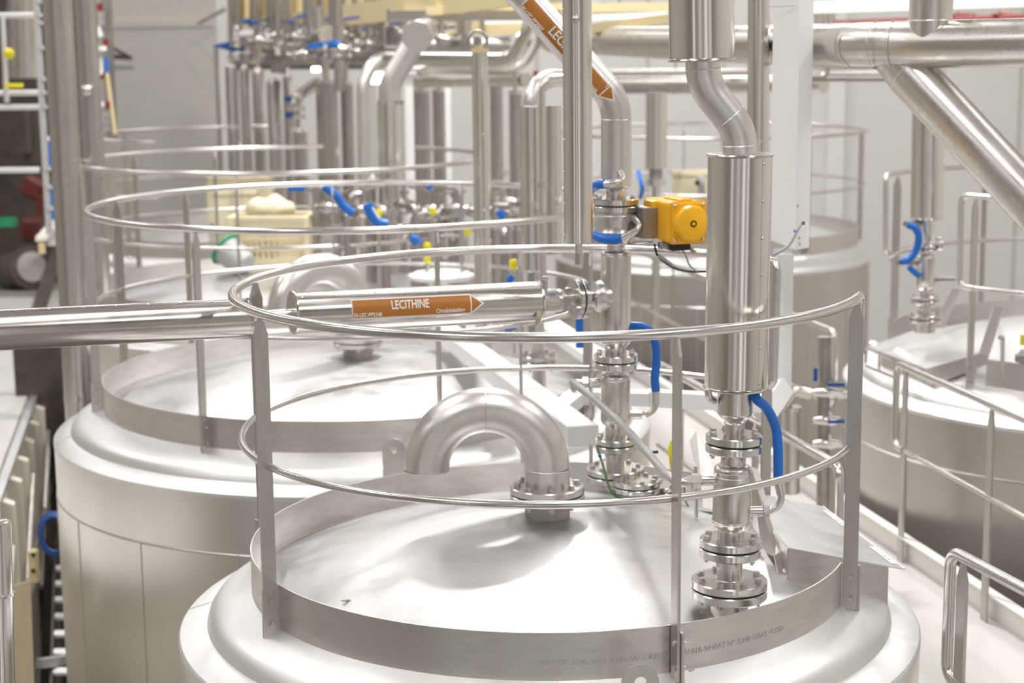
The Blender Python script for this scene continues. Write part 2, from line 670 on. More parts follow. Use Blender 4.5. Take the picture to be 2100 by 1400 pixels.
# back wall, side walls, ceiling
YB = 25.0
bw = MB()
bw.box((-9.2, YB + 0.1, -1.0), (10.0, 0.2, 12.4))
struct('wall_back_left', bw, WALLB)  # left part of one wall, its shade put into a darker colour
bw = MB()
bw.box((2.8, YB + 0.1, -1.0), (14.0, 0.2, 12.4))
struct('wall_back', bw, WALLP)
pl = MB()
for x in (-6.75, -1.8, 1.2, 4.72):
    pl.box((x, YB - 0.06, -1.0), (0.24, 0.16, 12.2))
struct('trim_2', pl, PILM)
jt = MB()
for x in (3.1, 6.1, 7.4, 2.0, 0.4):
    jt.box((x, YB - 0.006, -1.0), (0.05, 0.02, 12.2))
for z in (0.33, 0.87):
    jt.box((-9.0, YB - 0.01, z), (9.5, 0.03, 0.10))
struct('trim_3', jt, WALLB)
wr = MB()
wr.box((9.9, 9, -1.0), (0.2, 32.2, 12.4))
struct('wall_right', wr, WALLP)
pr_ = MB()
for y in (6, 9.5, 13, 16.5, 20, 23):
    pr_.box((9.76, y, -1.0), (0.12, 0.25, 12.2))
struct('trim_4', pr_, PILM)
wl_ = MB()
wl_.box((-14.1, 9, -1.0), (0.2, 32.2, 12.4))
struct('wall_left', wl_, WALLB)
ce = MB()
ce.box((-2.1, 9, CEIL + 0.1), (24.2, 32.4, 0.2))
struct('ceiling', ce, CEILM)
wfm = MB()
for xa, xb in ((-14, -8.6), (-6.8, -3.2), (-1.6, 1.4), (3.4, 5.2), (6.6, 9.8)):  # wall behind the camera; gaps added for bright streaks in reflections
    wfm.box(((xa + xb) / 2, -7.1, -1.0), (xb - xa, 0.2, 12.4))
wfm.box((-2.1, -7.1, 4.1), (24, 0.2, 2.2))
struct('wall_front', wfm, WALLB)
dk = MB()
for x in (-10.5, -5.4, -2.6, 0.9, 4.2, 8.0):  # unseen dark columns behind the camera, added to streak the steel reflections
    dk.box((x, -6.7, -1.0), (0.45, 0.4, 12.2))
struct('unseen_columns', dk, DKMACH)
bmn = MB()
for y in (-2, 4, 10, 16, 22):
    bmn.box((-2.1, y, CEIL - 0.1), (23.8, 0.18, 0.2))
struct('trim_5', bmn, PILM)
for i, (x, y) in enumerate(LAMPS):
    lf = obj('ceiling_lamp', MB().box((x, y, CEIL - 0.14), (0.56, 5.1, 0.28), bev=0.02), WHITE, None,
             'long white strip lamp housing hanging under the hall ceiling', 'lamp', 'strip lamps under the ceiling')

# ------------------------------------------------------------------ tanks
def tank(c, Ro, Rs, Rb, label, seed=0, nrib=0, band_arc=(0, 360), wall_mat=None, rim=0.036):
    c = V((c[0], c[1], 0))
    t = thing('storage_tank', (c.x, c.y, -ZC), label, 'tank', 'stainless steel tanks')
    sR = 2.7
    ap = -1.73 - max(0, (Rb ** 2 - 1.096 ** 2) / (2 * sR)) * 0.0
    k = 0.22 / (1.096 ** 2) * (1.096 / Rb) ** 2
    dome = [(0.001, ap)] + [(Rb * i / 16, ap - 0.222 * (i / 16) ** 2) for i in range(1, 17)]
    zb = ap - 0.222
    # shoulder from the strip to the ledge: falls, then a rolled knuckle
    w_ = Rs - Rb
    sh = [(Rb + w_ * 0.45, zb - 0.028), (Rb + w_ * 0.72, zb - 0.050), (Rb + w_ * 0.86, zb - 0.066), (Rb + w_ * 0.95, zb - 0.088), (Rs, zb - 0.118)]
    zl = zb - 0.118
    obj('dome', MB().lathe(dome, c, 128), DOME, t, smooth=40)
    obj('shoulder', MB().lathe([(Rb - 0.02, zb + 0.004)] + sh, c, 128), SHLD, t, smooth=60)
    led = obj('ledge_ring', MB().lathe([(Rs - 0.015, zl), (Rs, zl + 0.003), (Ro - 0.006, zl - rim * 0.8), (Ro, zl - rim), (Ro, zl - rim - 0.02)], c, 128), SHLD, t, smooth=30)
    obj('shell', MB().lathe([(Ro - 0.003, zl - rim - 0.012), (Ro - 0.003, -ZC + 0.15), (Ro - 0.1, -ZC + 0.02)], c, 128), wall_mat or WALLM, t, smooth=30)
    # sheet joints of the cladding
    j = MB()
    for z in (-2.40, -3.75, -4.9):
        j.lathe([(Ro - 0.002, z), (Ro + 0.0015, z - 0.004), (Ro - 0.002, z - 0.012)], c, 96)
    for i in range(18):
        a = R(20 * i + 13 + seed * 11)
        rd = V((cos(a), sin(a), 0))
        j.bar(c + rd * (Ro - 0.001) + V((0, 0, -2.40)), c + rd * (Ro - 0.001) + V((0, 0, -ZC + 0.3)), 0.008, 0.003, up=rd)
    obj('sheet_joint', j, WALLM, t)
    b = MB().lathe([(Rb, zb - 0.012), (Rb + 0.005, zb - 0.012), (Rb + 0.005, -1.80), (Rb, -1.80)], c, 128 if band_arc[1] - band_arc[0] >= 360 else 112, *band_arc, close=True)
    obj('collar_strip', b, BAND, t, smooth=30)
    wd = MB()
    pts = arc(c, Rb + 0.006, band_arc[0], band_arc[1], zb - 0.010, 100)
    wd.tube(pts, 0.005, n=6)
    wd.tube(arc(c, Rb - 0.001, band_arc[0], band_arc[1], zb + 0.004, 100), 0.004, n=6)
    obj('weld_seam', wd, MATT, t)
    # seam across the ledge ring
    for a in (38 + seed * 20, 158 + seed * 20, 250 + seed * 9):
        s_ = MB()
        rd = V((cos(R(a)), sin(R(a)), 0))
        s_.bar(c + rd * (Rs + 0.004) + V((0, 0, zl + 0.001)), c + rd * (Ro - 0.008) + V((0, 0, zl - rim * 0.78)), 0.007, 0.004)
        obj('weld_seam', s_, MATT, t)
    return t


C1 = (0.125, 6.156)
C2 = (-0.89, 9.50)
C3 = (-1.76, 13.36)
C4 = (-2.75, 17.3)
CRN = (3.75, 10.45)
CRF = (2.0, 17.0)
C1V = V((C1[0], C1[1], 0))

tank1 = tank(C1, 1.365, 1.262, 1.092, 'nearest round stainless steel tank, standing under the railing in the foreground', 1, band_arc=(52, 338.5))
tank2 = tank(C2, 1.667, 1.575, 1.39, 'tall round stainless tank at the left, directly behind the nearest tank', 2)
tank3 = tank(C3, 1.70, 1.62, 1.50, 'third tank of the left row, carrying the slatted cream crate', 3)
tank4 = tank(C4, 1.66, 1.56, 1.44, 'farthest tank of the left row, with a cream box on top', 4)
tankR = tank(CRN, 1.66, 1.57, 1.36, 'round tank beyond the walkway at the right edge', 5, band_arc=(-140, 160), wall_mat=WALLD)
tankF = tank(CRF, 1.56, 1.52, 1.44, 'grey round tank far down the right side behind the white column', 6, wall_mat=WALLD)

# ------------------------------------------------------------------ tank railings
def post_flat(parent, c, ang, r0, wdt, thk, ztop, zbot, tip=0.06, mat=None, bracket=True, side=1, turn=0.0):
    """flat bar standing radially, with a pointed top, bolted to a bracket on the strip"""
    a = R(ang)
    rd = V((cos(a), sin(a), 0))
    td = V((-sin(a), cos(a), 0))
    if turn:
        q = Quaternion((0, 0, 1), R(turn))
        rd2, td2 = q @ rd, q @ td
    else:
        rd2, td2 = rd, td
    o = V((c[0], c[1], 0)) + rd * (r0 + wdt / 2)
    h = wdt / 2
    poly = [o - rd2 * h + V((0, 0, zbot)), o + rd2 * h + V((0, 0, zbot)), o + rd2 * h + V((0, 0, ztop - tip)), o + rd2 * h * 0.22 + V((0, 0, ztop)),
            o - rd2 * h * 0.22 + V((0, 0, ztop)), o - rd2 * h + V((0, 0, ztop - tip))]
    mb = MB().prism([p - td2 * thk / 2 for p in poly], td2 * thk)
    po = obj('post', mb, mat or POSTM, parent, smooth=0)
    if bracket:
        bo = o + td2 * side * (thk / 2 + 0.006) + rd2 * 0.004
        zc = -1.885
        pl_ = [bo - rd2 * (h + 0.008) + V((0, 0, zc - 0.095)), bo + rd2 * (h + 0.004) + V((0, 0, zc - 0.125)), bo + rd2 * (h + 0.004) + V((0, 0, zc + 0.075)), bo - rd2 * (h + 0.008) + V((0, 0, zc + 0.075))]
        br = obj('bracket', MB().prism([p - td2 * 0.005 for p in pl_], td2 * 0.010), POSTM, po, smooth=0)
        me = get_bolt(0.0085, 0.022)
        for dz in (0.035, -0.045):
            inst('bolt', me, axis_matrix(o + rd2 * .004 - td2 * side * (thk / 2) + V((0, 0, zc + dz)), -td2 * side), po)
    return po


def railing(c, Rr, label, posts, top_arc=(0, 360), mid_arc=(0, 360), r_off=-0.024, wdt=0.05, thk=0.010, loops=(), far=False, ztop=-0.868, mat=None, rbase=None):
    t = thing('tank_railing', (c[0], c[1], -1.98), label, 'railing', 'round guard railings on the tanks')
    rt, rm = 0.0169, 0.0125
    rbase = rbase or Rr + r_off
    zm = ztop - 0.518
    full = top_arc[1] - top_arc[0] >= 360
    n = 40 if far else 110
    top = arc(c, Rr, top_arc[0], top_arc[1], ztop, n)
    mid = arc(c, Rr - 0.012, mid_arc[0], mid_arc[1], zm, n)
    if full:
        obj('top_rail', MB().tube(top[:-1], rt, n=14, closed=True), mat or INOX, t)
        obj('mid_rail', MB().tube(mid[:-1], rm, n=12, closed=True), mat or INOX, t)
    else:
        # the ends of the top rail turn down and meet the mid rail
        pts = list(top)
        if 'start' in loops:
            k = V((cos(R(top_arc[0])), sin(R(top_arc[0])), 0))
            tg = V((-sin(R(top_arc[0])), cos(R(top_arc[0])), 0))
            e = V((c[0], c[1], 0)) + k * Rr - tg * 0.05
            m0 = V((c[0], c[1], 0)) + k * (Rr - 0.012) - tg * 0.05
            head = rpath([V((m0.x, m0.y, zm)) + tg * 0.10, V((m0.x, m0.y, zm)), V((e.x, e.y, ztop)), top[1]], 0.05, 7)
            pts = head + pts[2:]
        if 'end' in loops:
            k = V((cos(R(top_arc[1])), sin(R(top_arc[1])), 0))
            tg = V((-sin(R(top_arc[1])), cos(R(top_arc[1])), 0))
            e = V((c[0], c[1], 0)) + k * Rr + tg * 0.05
            tail = rpath([top[-2], V((e.x, e.y, ztop)), V((e.x, e.y, ztop - 0.10)), V((e.x, e.y, ztop - 0.22)) - k * 0.004], 0.035, 7)
            if 'full_end' in loops:
                m0 = V((c[0], c[1], 0)) + k * (Rr - 0.012) + tg * 0.05
                tail = rpath([top[-2], V((e.x, e.y, ztop)), V((m0.x, m0.y, zm)), V((m0.x, m0.y, zm)) - tg * 0.1], 0.05, 7)
            pts = pts[:-2] + tail
        obj('top_rail', MB().tube(pts, rt, n=16), mat or INOX, t)
        obj('mid_rail', MB().tube(mid, rm, n=14), mat or INOX, t)
    for p in posts:
        a, side = (p if isinstance(p, tuple) else (p, 1))
        post_flat(t, c, a, rbase, wdt, thk, ztop - 0.010, -1.97, bracket=not far, side=side, mat=mat)
    return t


railing(C1, 1.125, 'round stainless railing standing on the nearest tank, open towards the walkway',
        [(166.5, 1), (212, 1), (289.5, 1), (339, 1), (94.5, 1), (79, 1), (36, 1)],
        top_arc=(36, 341), mid_arc=(36, 339), loops=('start', 'end'))
railing(C2, 1.43, 'round stainless railing on the tall left tank behind the nearest one',
        [(192, 1), (166, 1), (243.5, 1), (292, 1), (140, 1), (100, 1), (66, 1), (20, 1), (335, 1)], far=False, rbase=1.398)
railing(C3, 1.57, 'round railing around the third left-row tank with the slatted crate',
        [(188, 1), (150, 1), (225, 1), (265, 1), (120, 1), (80, 1)], top_arc=(85, 412), mid_arc=(85, 412), loops=(), far=True, rbase=1.52)
railing(C4, 1.52, 'farthest round railing of the left row, near the back wall columns',
        [(186, 1), (150, 1), (235, 1), (280, 1), (95, 1)], top_arc=(80, 250), mid_arc=(80, 250), far=True, rbase=1.47)
railing(CRN, 1.47, 'round railing on the tank beyond the walkway at the right edge',
        [(151, 1), (216.5, 1), (262, 1), (110, 1), (70, 1)], top_arc=(-143.5, 151), mid_arc=(-143.5, 151), loops=('start', 'end', 'full_end'), rbase=1.38)
railing(CRF, 1.50, 'pale round railing on the far right tank behind the white column',
        [(0, 1), (40, 1), (95, 1), (200, 1), (300, 1)], far=True, rbase=1.455)

# ------------------------------------------------------------------ swan neck vents
def swan_neck(c, z0, th, label, Rf=0.139, rp=0.0842, rb=0.223, zw=-1.551, bolts=True, n=40, drop=0.0, dome=-1.73):
    o = V((c[0], c[1], 0))
    t = thing('vent_pipe', (c[0], c[1], dome), label, 'pipe')
    u = V((-cos(R(th)), -sin(R(th)), 0))
    obj('nozzle', MB().cyl(o + V((0, 0, dome - 0.02)), o + V((0, 0, z0)), rp, n=40), DARKM, t)
    flange_pair(t, o + V((0, 0, z0 + 0.030)), (0, 0, 1), Rf, 0.0275, 0.004, 8, 0.0125, bolts=bolts, spin=0.12)
    pts = [o + V((0, 0, z0 + 0.058)), o + V((0, 0, zw))]
    k = 26
    for i in range(1, k + 1):
        a = pi * i / k
        pts.append(o + u * (rb * (1 - cos(a))) + V((0, 0, zw + rb * sin(a))))
    if drop:
        pts.append(pts[-1] + V((0, 0, -drop)))
    a_ = pts[:2]
    bend = pts[1:]
    neck = MB().tube(a_, rp, n=n)
    obj('neck', neck, MATT, t)
    bn = MB().tube(bend, rp, n=n, caps=False)
    bi = MB().tube(bend[::-1], rp - 0.004, n=n, caps=False)
    bo = obj('return_bend', bn, MATT, t, smooth=60)
    obj('bore', bi, DARKM, bo, smooth=60)
    obj('end_rim', MB().prof(pts[-1] + V((0, 0, 0.002)), pts[-1], [(0, rp - 0.004), (0, rp + 0.0004), (0.003, rp + 0.0004), (0.003, rp - 0.004)], n=n, cap=False), MATT, bo)
    weld(bo, o + V((0, 0, zw)), (0, 0, 1), rp, 0.0018)
    weld(bo, o + u * rb + V((0, 0, zw + rb)), u, rp, 0.0018)
    return t


swan_neck(C1, -1.675, 0, 'brushed swan neck vent pipe standing in the middle of the nearest tank')
swan_neck((C2[0] + 0.02, C2[1]), -1.675, 30, 'swan neck vent pipe on the second tank, half hidden by the long clad pipe', zw=-1.44)

# ------------------------------------------------------------------ riser on the nearest tank
def lerp(a, b, t):
    return a + (b - a) * t


def rx1(y):
    pts = [(310, 1518), (800, 1509), (1020, 1501), (1125, 1497), (1260, 1494)]
    if y <= 310:
        return 1518
    for (a, b), (c, d) in zip(pts, pts[1:]):
        if y <= c:
            return lerp(b, d, (y - a) / (c - a))
    return 1494


D1 = 5.45


def r1(y):
    return P(rx1(y), y, D1)


def rad(wpx, y, fn):
    return S(wpx, fn(y))


def riser_parts(t, fn, L):
    """L: list of (kind, y0, y1, width px...) from below upwards"""
    for it in L:
        k = it[0]
        if k == 'pipe':
            _, y0, y1, wd, mat = it[:5]
            obj(it[5] if len(it) > 5 else 'pipe', MB().cyl(fn(y0), fn(y1), rad(wd, y0, fn), n=40), mat, t)
        elif k == 'flange':
            _, yb, ym, yt, wd, nb, sp = it[:7]
            a, b = fn(yb), fn(yt)
            d = (b - a).normalized()
            tt = (b - a).length / 2 - 0.002
            flange_pair(t, fn(ym), d, rad(wd, ym, fn), tt, 0.005, nb, it[7] if len(it) > 7 else None, spin=sp)
        elif k == 'body':
            _, y0, y1, wd, wn, mat, nm = it
            a, b = fn(y0), fn(y1)
            L_ = (b - a).length
            r, rn = rad(wd, y0, fn), rad(wn, y0, fn)
            e = r * 0.28
            e0 = r * 0.42
            pr = [(0, rn), (e0 * .25, rn * 1.03 + (r - rn) * .12), (e0 * .6, rn + (r - rn) * .72), (e0 * .9, r * .97), (e0, r * 1.0), (e0 * 1.25, r), (e0 * 1.3, r * 1.018), (e0 * 1.45, r * 1.018), (e0 * 1.5, r),
                  (L_ - e * 1.4, r), (L_ - e * 1.3, r * 1.015), (L_ - e * 1.2, r), (L_ - e, r), (L_ - e * .55, r * .97), (L_ - e * .2, r * .86), (L_, rn)]
            obj(nm, MB().prof(a, b, pr, n=44), mat, t, smooth=50)
        elif k == 'cone':
            _, y0, y1, w0, w1, mat = it
            a, b = fn(y0), fn(y1)
            L_ = (b - a).length
            ra, rb_ = rad(w0, y0, fn), rad(w1, y1, fn)
            pr = [(L_ * s, ra + (rb_ - ra) * (3 * s * s - 2 * s ** 3)) for s in [i / 8 for i in range(9)]]
            obj('reducer', MB().prof(a, b, pr, n=40), mat, t, smooth=60)


ris1 = thing('riser_pipe', (r1(1262).x, r1(1262).y, -1.89), 'stainless riser pipe with four flanges at the right of the nearest tank top', 'pipe')
riser_parts(ris1, r1, [
    ('pipe', 1272, 1212, 79, PIPE, 'nozzle'),
    ('flange', 1222, 1204, 1186, 155, 8, 0.35, 0.0115),
    ('pipe', 1190, 1130, 52, PIPE, 'spool'),
    ('flange', 1138, 1121, 1103, 125, 8, 0.2, 0.0105),
    ('pipe', 1106, 1080, 53, PIPE, 'spool'),
    ('body', 1086, 952, 77, 53, PIPE, 'heating_jacket'),
    ('pipe', 957, 920, 51, PIPE, 'spool'),
    ('flange', 926, 908, 891, 116, 8, 0.3, 0.0105),
    ('pipe', 894, 860, 41, PIPE, 'spool'),
    ('cone', 868, 845, 41, 73, PIPE),
    ('pipe', 846, 785, 73, PIPE, 'pipe'),
])
w1 = lambda y, k=0: r1(y)
weld(ris1, r1(866), r1(800) - r1(866), rad(42, 866, r1), 0.0018)
weld(ris1, r1(1186), r1(1100) - r1(1186), rad(55, 1186, r1), 0.003)
weld(ris1, r1(952), r1(900) - r1(952), rad(52, 952, r1), 0.0022)
weld(ris1, r1(1070), r1(900) - r1(1070), rad(77, 1070, r1), 0.0014)
weld(ris1, r1(975), r1(900) - r1(975), rad(77, 975, r1), 0.0014)
sd = V((0.62, -0.78, 0))
cl1 = cladding(ris1, r1(796), r1(314), rad(131, 500, r1), sd, 7, off=0.03)
# rivets at the foot of the jacket and a blob of foam
rr = rad(131, 500, r1)
ax = (r1(314) - r1(796)).normalized()
screws(cl1, [r1(796) + ax * 0.016 + sd.normalized() * rr, r1(796) + ax * 0.005 + Quaternion((0, 0, 1), 0.13) @ sd.normalized() * (rr + 0.004)], [sd, sd], 0.0042, 'rivet')
fo = MB()
q_ = Quaternion((0, 0, 1), 0.20) @ sd.normalized()
fo.tube(smoothpts([r1(796) + ax * 0.0 + q_ * rr, r1(796) + ax * 0.03 + q_ * (rr + .002), r1(796) + ax * 0.055 + q_ * rr, r1(796) + ax * 0.085 + q_ * rr]), [0.006, .007, .006, .005, .004, .0045, .005, .005, .004, .003, .003, .0035, .003, .003, .002, .002, .001, .001, .0005][:19], n=8)
obj('foam_residue', fo, DIRT, cl1)
# insulation disc closing the top of the jacket
obj('insulation', MB().cyl(r1(322), r1(318), rad(124, 318, r1), n=40), DARKM, cl1)
# offset elbow and the upper jacket
el = [r1(330), P(1518, 268, D1), P(1442, 172, D1), P(1441, 60, D1)]
elp = rpath(el, [0.16, 0.16], 12)
obj('offset_bend', MB().tube(elp, rad(71, 250, r1), n=44), MATT, ris1, smooth=60)
for i, j_ in ((13, 14), (2, 1), (25, 24)):
    if i < len(elp):
        weld(ris1, elp[i], elp[i] - elp[j_], rad(71, 250, r1), 0.0018)
r1u = lambda y: P(1440 - (130 - y) * 0.012, y, D1)
cladding(ris1, r1u(126), r1u(126) + (r1u(-260) - r1u(126)).normalized() * 4.6, rad(134, 126, r1u), V((0.35, -0.93, 0)), 0)
# drain elbow under the jacket, left
obj('drain_elbow', MB().tube(rpath([P(1452, 798, D1 - .05), P(1453, 815, D1 - .05), P(1464, 822, D1)], 0.03, 5), 0.012, n=14), PIPE, ris1)

# right branch of the heating jacket: threaded stub, union, elbow, hose tail
y0_ = 1048
bx = lambda px, y, dd=0.0: P(px, y, D1 + dd)
jr = thing('hose_fitting', tuple(bx(1545, 1052)), 'steel elbow fitting at the right side of the riser jacket', 'pipe fitting')
obj('stub', MB().cyl(bx(1534, 1048), bx(1563, 1048), 0.0175, n=24), PIPE, jr)
hexnut(jr, bx(1571, 1047), bx(1580, 1047) - bx(1560, 1047), 0.0195, 0.022)
obj('elbow', MB().tube(rpath([bx(1574, 1047), bx(1606, 1046), bx(1601, 1008)], 0.045, 8), 0.0115, n=18), PIPE, jr)
obj('hose_ferrule', MB().cyl(bx(1602, 1014), bx(1597, 988), 0.0165, 0.0175, n=24), FLNG, jr)
hs = smoothpts([bx(1545, 800, -.02), bx(1552, 818, -.04), bx(1573, 838, -.02), bx(1590, 874), bx(1595, 910), bx(1596, 945), bx(1596, 990)], 8)
props(obj('hose', MB().tube(hs, 0.0163, n=20), BLUE, None, smooth=60), 'blue rubber hose curving down beside the thick riser on the nearest tank', 'hose')

# left branch and the translucent hose up to the second riser
jl = thing('hose_fitting', tuple(bx(1440, 990)), 'steel union with white tape at the left side of the riser jacket', 'pipe fitting')
obj('stub', MB().cyl(bx(1468, 984), bx(1440, 985), 0.018, n=24), PIPE, jl)
obj('thread_tape', MB().cyl(bx(1442, 985), bx(1435, 985), 0.0145, n=20), TAPE, jl)
hexnut(jl, bx(1427, 986), bx(1400, 986) - bx(1440, 986), 0.026, 0.030)
hexnut(jl, bx(1414, 986), bx(1400, 986) - bx(1440, 986), 0.019, 0.018, name='lock_nut')

# ------------------------------------------------------------------ second riser with the actuated valve
D2 = 6.85


def r2(y):
    return P(1262.5 + (700 - y) * 0.003, y, D2)


ris2 = thing('riser_pipe', (r2(990).x, r2(990).y, -1.86), 'tall riser pipe with the yellow valve drive, at the back of the nearest tank', 'pipe')
riser_parts(ris2, r2, [
    ('pipe', 1035, 980, 72, PIPE, 'nozzle'),
    ('flange', 984, 971, 958, 118, 8, 0.1, 0.010),
    ('pipe', 965, 915, 37, PIPE, 'spool'),
    ('flange', 923, 910, 897, 84, 8, 0.2, 0.010),
    ('pipe', 900, 866, 41, PIPE, 'spool'),
    ('body', 874, 766, 61, 41, PIPE, 'heating_jacket'),
    ('pipe', 770, 746, 39, PIPE, 'spool'),
    ('flange', 754, 740, 724, 91, 8, 0.3, 0.010),
    ('pipe', 727, 708, 43, PIPE, 'spool'),
    ('body', 712, 512, 62, 43, PIPE, 'jacketed_pipe'),
    ('pipe', 516, 494, 38, PIPE, 'spool'),
    ('body', 500, 424, 88, 60, PIPE, 'valve_body'),
    ('flange', 431, 420, 404, 94, 8, 0.3, 0.010),
    ('pipe', 408, 386, 40, PIPE, 'spool'),
    ('cone', 392, 378, 40, 62, PIPE),
])
el2 = [r2(380), P(1264, 207, D2), P(1264, 207, D2) + (P(1030, -55, D2) - P(1264, 207, D2)) * 6]
elp2 = rpath(el2, 0.19, 12)
obj('slanted_pipe', MB().tube(elp2, S(63, r2(200)), n=44), MATT, ris2, smooth=60)
weld(ris2, elp2[1], elp2[1] - elp2[0], S(63, r2(200)), 0.002)
weld(ris2, elp2[13], elp2[13] - elp2[12], S(63, r2(200)), 0.002)
# small elbow fitting on the upper reducer with a blue heating hose
ef = thing('hose_fitting', tuple(P(1262, 372, D2 - .1)), 'bent steel hose tail with blue sleeve above the valve flange', 'pipe fitting')
obj('elbow', MB().tube(rpath([P(1236, 378, D2 - .12), P(1280, 372, D2 - .12), P(1272, 352, D2 - .05)], 0.03, 6), 0.014, n=16), PIPE, ef)
obj('ferrule', MB().cyl(P(1262, 376, D2 - .12), P(1250, 378, D2 - .12), 0.0165, n=20), FLNG, ef)
props(obj('hose', MB().tube(smoothpts([P(1240, 377, D2 - .12), P(1226, 379, D2 - .10), P(1212, 388, D2 + .02), P(1204, 400, D2 + .1)]), 0.019, n=18), BLUE), 'short blue hose end beside the vertical pipe, above the valve flange', 'hose')
ef = thing('hose_fitting', tuple(P(1300, 470, D2 - .1)), 'bent steel hose tail screwed into the side of the valve body', 'pipe fitting')
obj('elbow', MB().tube(rpath([P(1268, 494, D2 - .13), P(1316, 466, D2 - .13), P(1300, 446, D2 - .06)], 0.03, 6), 0.0135, n=16), PIPE, ef)
obj('ferrule', MB().cyl(P(1288, 481, D2 - .13), P(1272, 490, D2 - .13), 0.0165, n=20), FLNG, ef)
props(obj('hose', MB().tube(smoothpts([P(1276, 489, D2 - .13), P(1255, 491, D2 - .12), P(1236, 489, D2 - .10), P(1218, 482, D2 - .05), P(1200, 466, D2 + .1)]), 0.0195, n=18), BLUE), 'blue hose bending round the foot of the valve body', 'hose')

# yellow actuator
yaw = R(19)
Mf = Matrix.Rotation(yaw, 4, 'Z')           # local +x to the right, -y towards the camera
ac = P(1392, 452, D2 - 0.10)
act = thing('valve_actuator', tuple(ac - V((0, 0, .1))), 'bright yellow-orange valve actuator bolted beside the riser', 'actuator')
mb = MB()
mb.box(ac + Mf @ V((-0.005, 0.045, 0)), (0.145, 0.25, 0.165), Mf, 0.022, 3)
obj('housing', mb, ORA, act, smooth=50)
fd = Mf @ V((0, -1, 0))
fc = ac + fd * 0.07
obj('housing_flange', MB().box(fc + fd * 0.016, (0.152, 0.018, 0.168), Mf, 0.014, 3), ORA, act, smooth=50)
cap = obj('end_cap', MB().prof(fc + fd * 0.02, fc + fd * 1.02, [(0, 0.070), (0.03, 0.070), (0.042, 0.066), (0.047, 0.056), (0.047, 0.002)], n=48), ORA, act, smooth=40)
obj('adjusting_screw', MB().prof(fc + fd * 0.066, fc + fd * 1.066, [(0, .013), (0.004, .013), (0.004, .009), (0.001, .009), (0.001, 0.008)], n=24), BLACK, cap)
obj('screw_centre', MB().cyl(fc + fd * 0.066, fc + fd * 0.071, 0.007, n=20), ORA, cap)
fr, fu = Mf @ V((1, 0, 0)), V((0, 0, 1))
screws(act, [fc + fd * 0.026 + fr * a + fu * b for a in (-.060, .060) for b in (-.068, .068)], [fd] * 4, 0.0062, 'corner_screw')
obj('top_ridge', MB().box(ac + Mf @ V((0, 0.01, 0.086)), (0.05, 0.17, 0.012), Mf, 0.004), ORA, act)
obj('type_plate', MB().box(ac + Mf @ V((0.03, 0.03, 0.0838)), (0.04, 0.06, 0.002), Mf), GREYP, act)
obj('position_switch', MB().box(ac + Mf @ V((-0.01, -0.01, -0.098)), (0.085, 0.075, 0.035), Mf, 0.006), BLACK, act)
obj('cable_gland', MB().cyl(ac + Mf @ V((0.03, -0.03, -0.105)), ac + Mf @ V((0.05, -0.05, -0.125)), 0.008, n=12), GREYP, act)
obj('rear_lug', MB().box(ac + Mf @ V((-0.06, 0.075, 0.02)), (0.09, 0.09, 0.12), Mf, 0.02, 2), ORA, act, smooth=50)
obj('air_fitting', MB().cyl(ac + Mf @ V((-0.09, -0.01, -0.09)), ac + Mf @ V((-0.05, -0.01, -0.095)), 0.010, n=12), BLUED, act)
obj('solenoid', MB().box(ac + Mf @ V((-0.065, -0.01, -0.095)), (0.05, 0.03, 0.026), Mf, 0.004), DARKM, act)
bk = MB()
pbr = P(1326, 455, D2 - .06)
bk.box(pbr, (0.075, 0.10, 0.125), Matrix.Rotation(0.35, 4, 'Z'), 0.004)
obj('mounting_bracket', bk, DARKM, act)
obj('spindle', MB().cyl(P(1300, 455, D2 - .03), P(1350, 452, D2 - .07), 0.014, n=16), PIPE, act)
obj('support_rod', MB().cyl(P(1255, 503, D2), P(1345, 497, D2 - .1), 0.006, n=10), PIPE, act)
# cables from the switch
props(obj('cable', MB().tube(smoothpts([P(1342, 500, D2 - .12), P(1345, 514, D2 - .13), P(1352, 528, D2 - .12), P(1380, 548, D2 - .1), P(1410, 556, D2), P(1450, 557, D2 + .1)]), 0.0045, n=8), BLACK), 'black cable drooping below the actuator in a clear clip', 'cable')
props(obj('cable_clip', MB().bar(P(1350, 524, D2 - .13), P(1378, 543, D2 - .11), 0.016, 0.012), HOSEC), 'clear tubular clip round the black cable under the actuator', 'clip')
props(obj('cable', MB().tube(smoothpts([P(1395, 506, D2 - .12), P(1405, 522, D2 - .13), P(1415, 545, D2 - .1), P(1430, 556, D2)]), 0.0035, n=8), GREYC), 'light grey cable hanging from the actuator switch', 'cable')

# jacket fittings of the second riser
bx2 = lambda px, y, dd=0.0: P(px, y, D2 + dd)
jl2 = thing('hose_fitting', tuple(bx2(1210, 790)), 'steel union with white tape on the left of the rear riser jacket', 'pipe fitting')
obj('stub', MB().cyl(bx2(1236, 782), bx2(1213, 784), 0.0165, n=20), PIPE, jl2)
obj('thread_tape', MB().cyl(bx2(1215, 784), bx2(1209, 784), 0.018, n=20), TAPE, jl2)
hexnut(jl2, bx2(1200, 783), V((1, 0, 0)), 0.024, 0.024)
obj('elbow', MB().tube(rpath([bx2(1196, 784), bx2(1180, 783), bx2(1172, 792), bx2(1180, 802)], 0.02, 6), 0.0125, n=14), PIPE, jl2)
hp = smoothpts([P(1418, 987, D1), P(1395, 990, D1 + .05), P(1374, 980, D1 + .16), P(1355, 960, D1 + .3), P(1330, 930, D1 + .45), P(1277, 873, D1 + .8), P(1225, 824, D2 - .3), P(1190, 796, D2 - .1), P(1174, 784, D2)], 7)
n_ = len(hp)
props(obj('hose', MB().tube(hp, 0.0148, n=18), HOSEC, smooth=60), 'straight translucent braided hose slanting between the two riser jackets', 'hose')
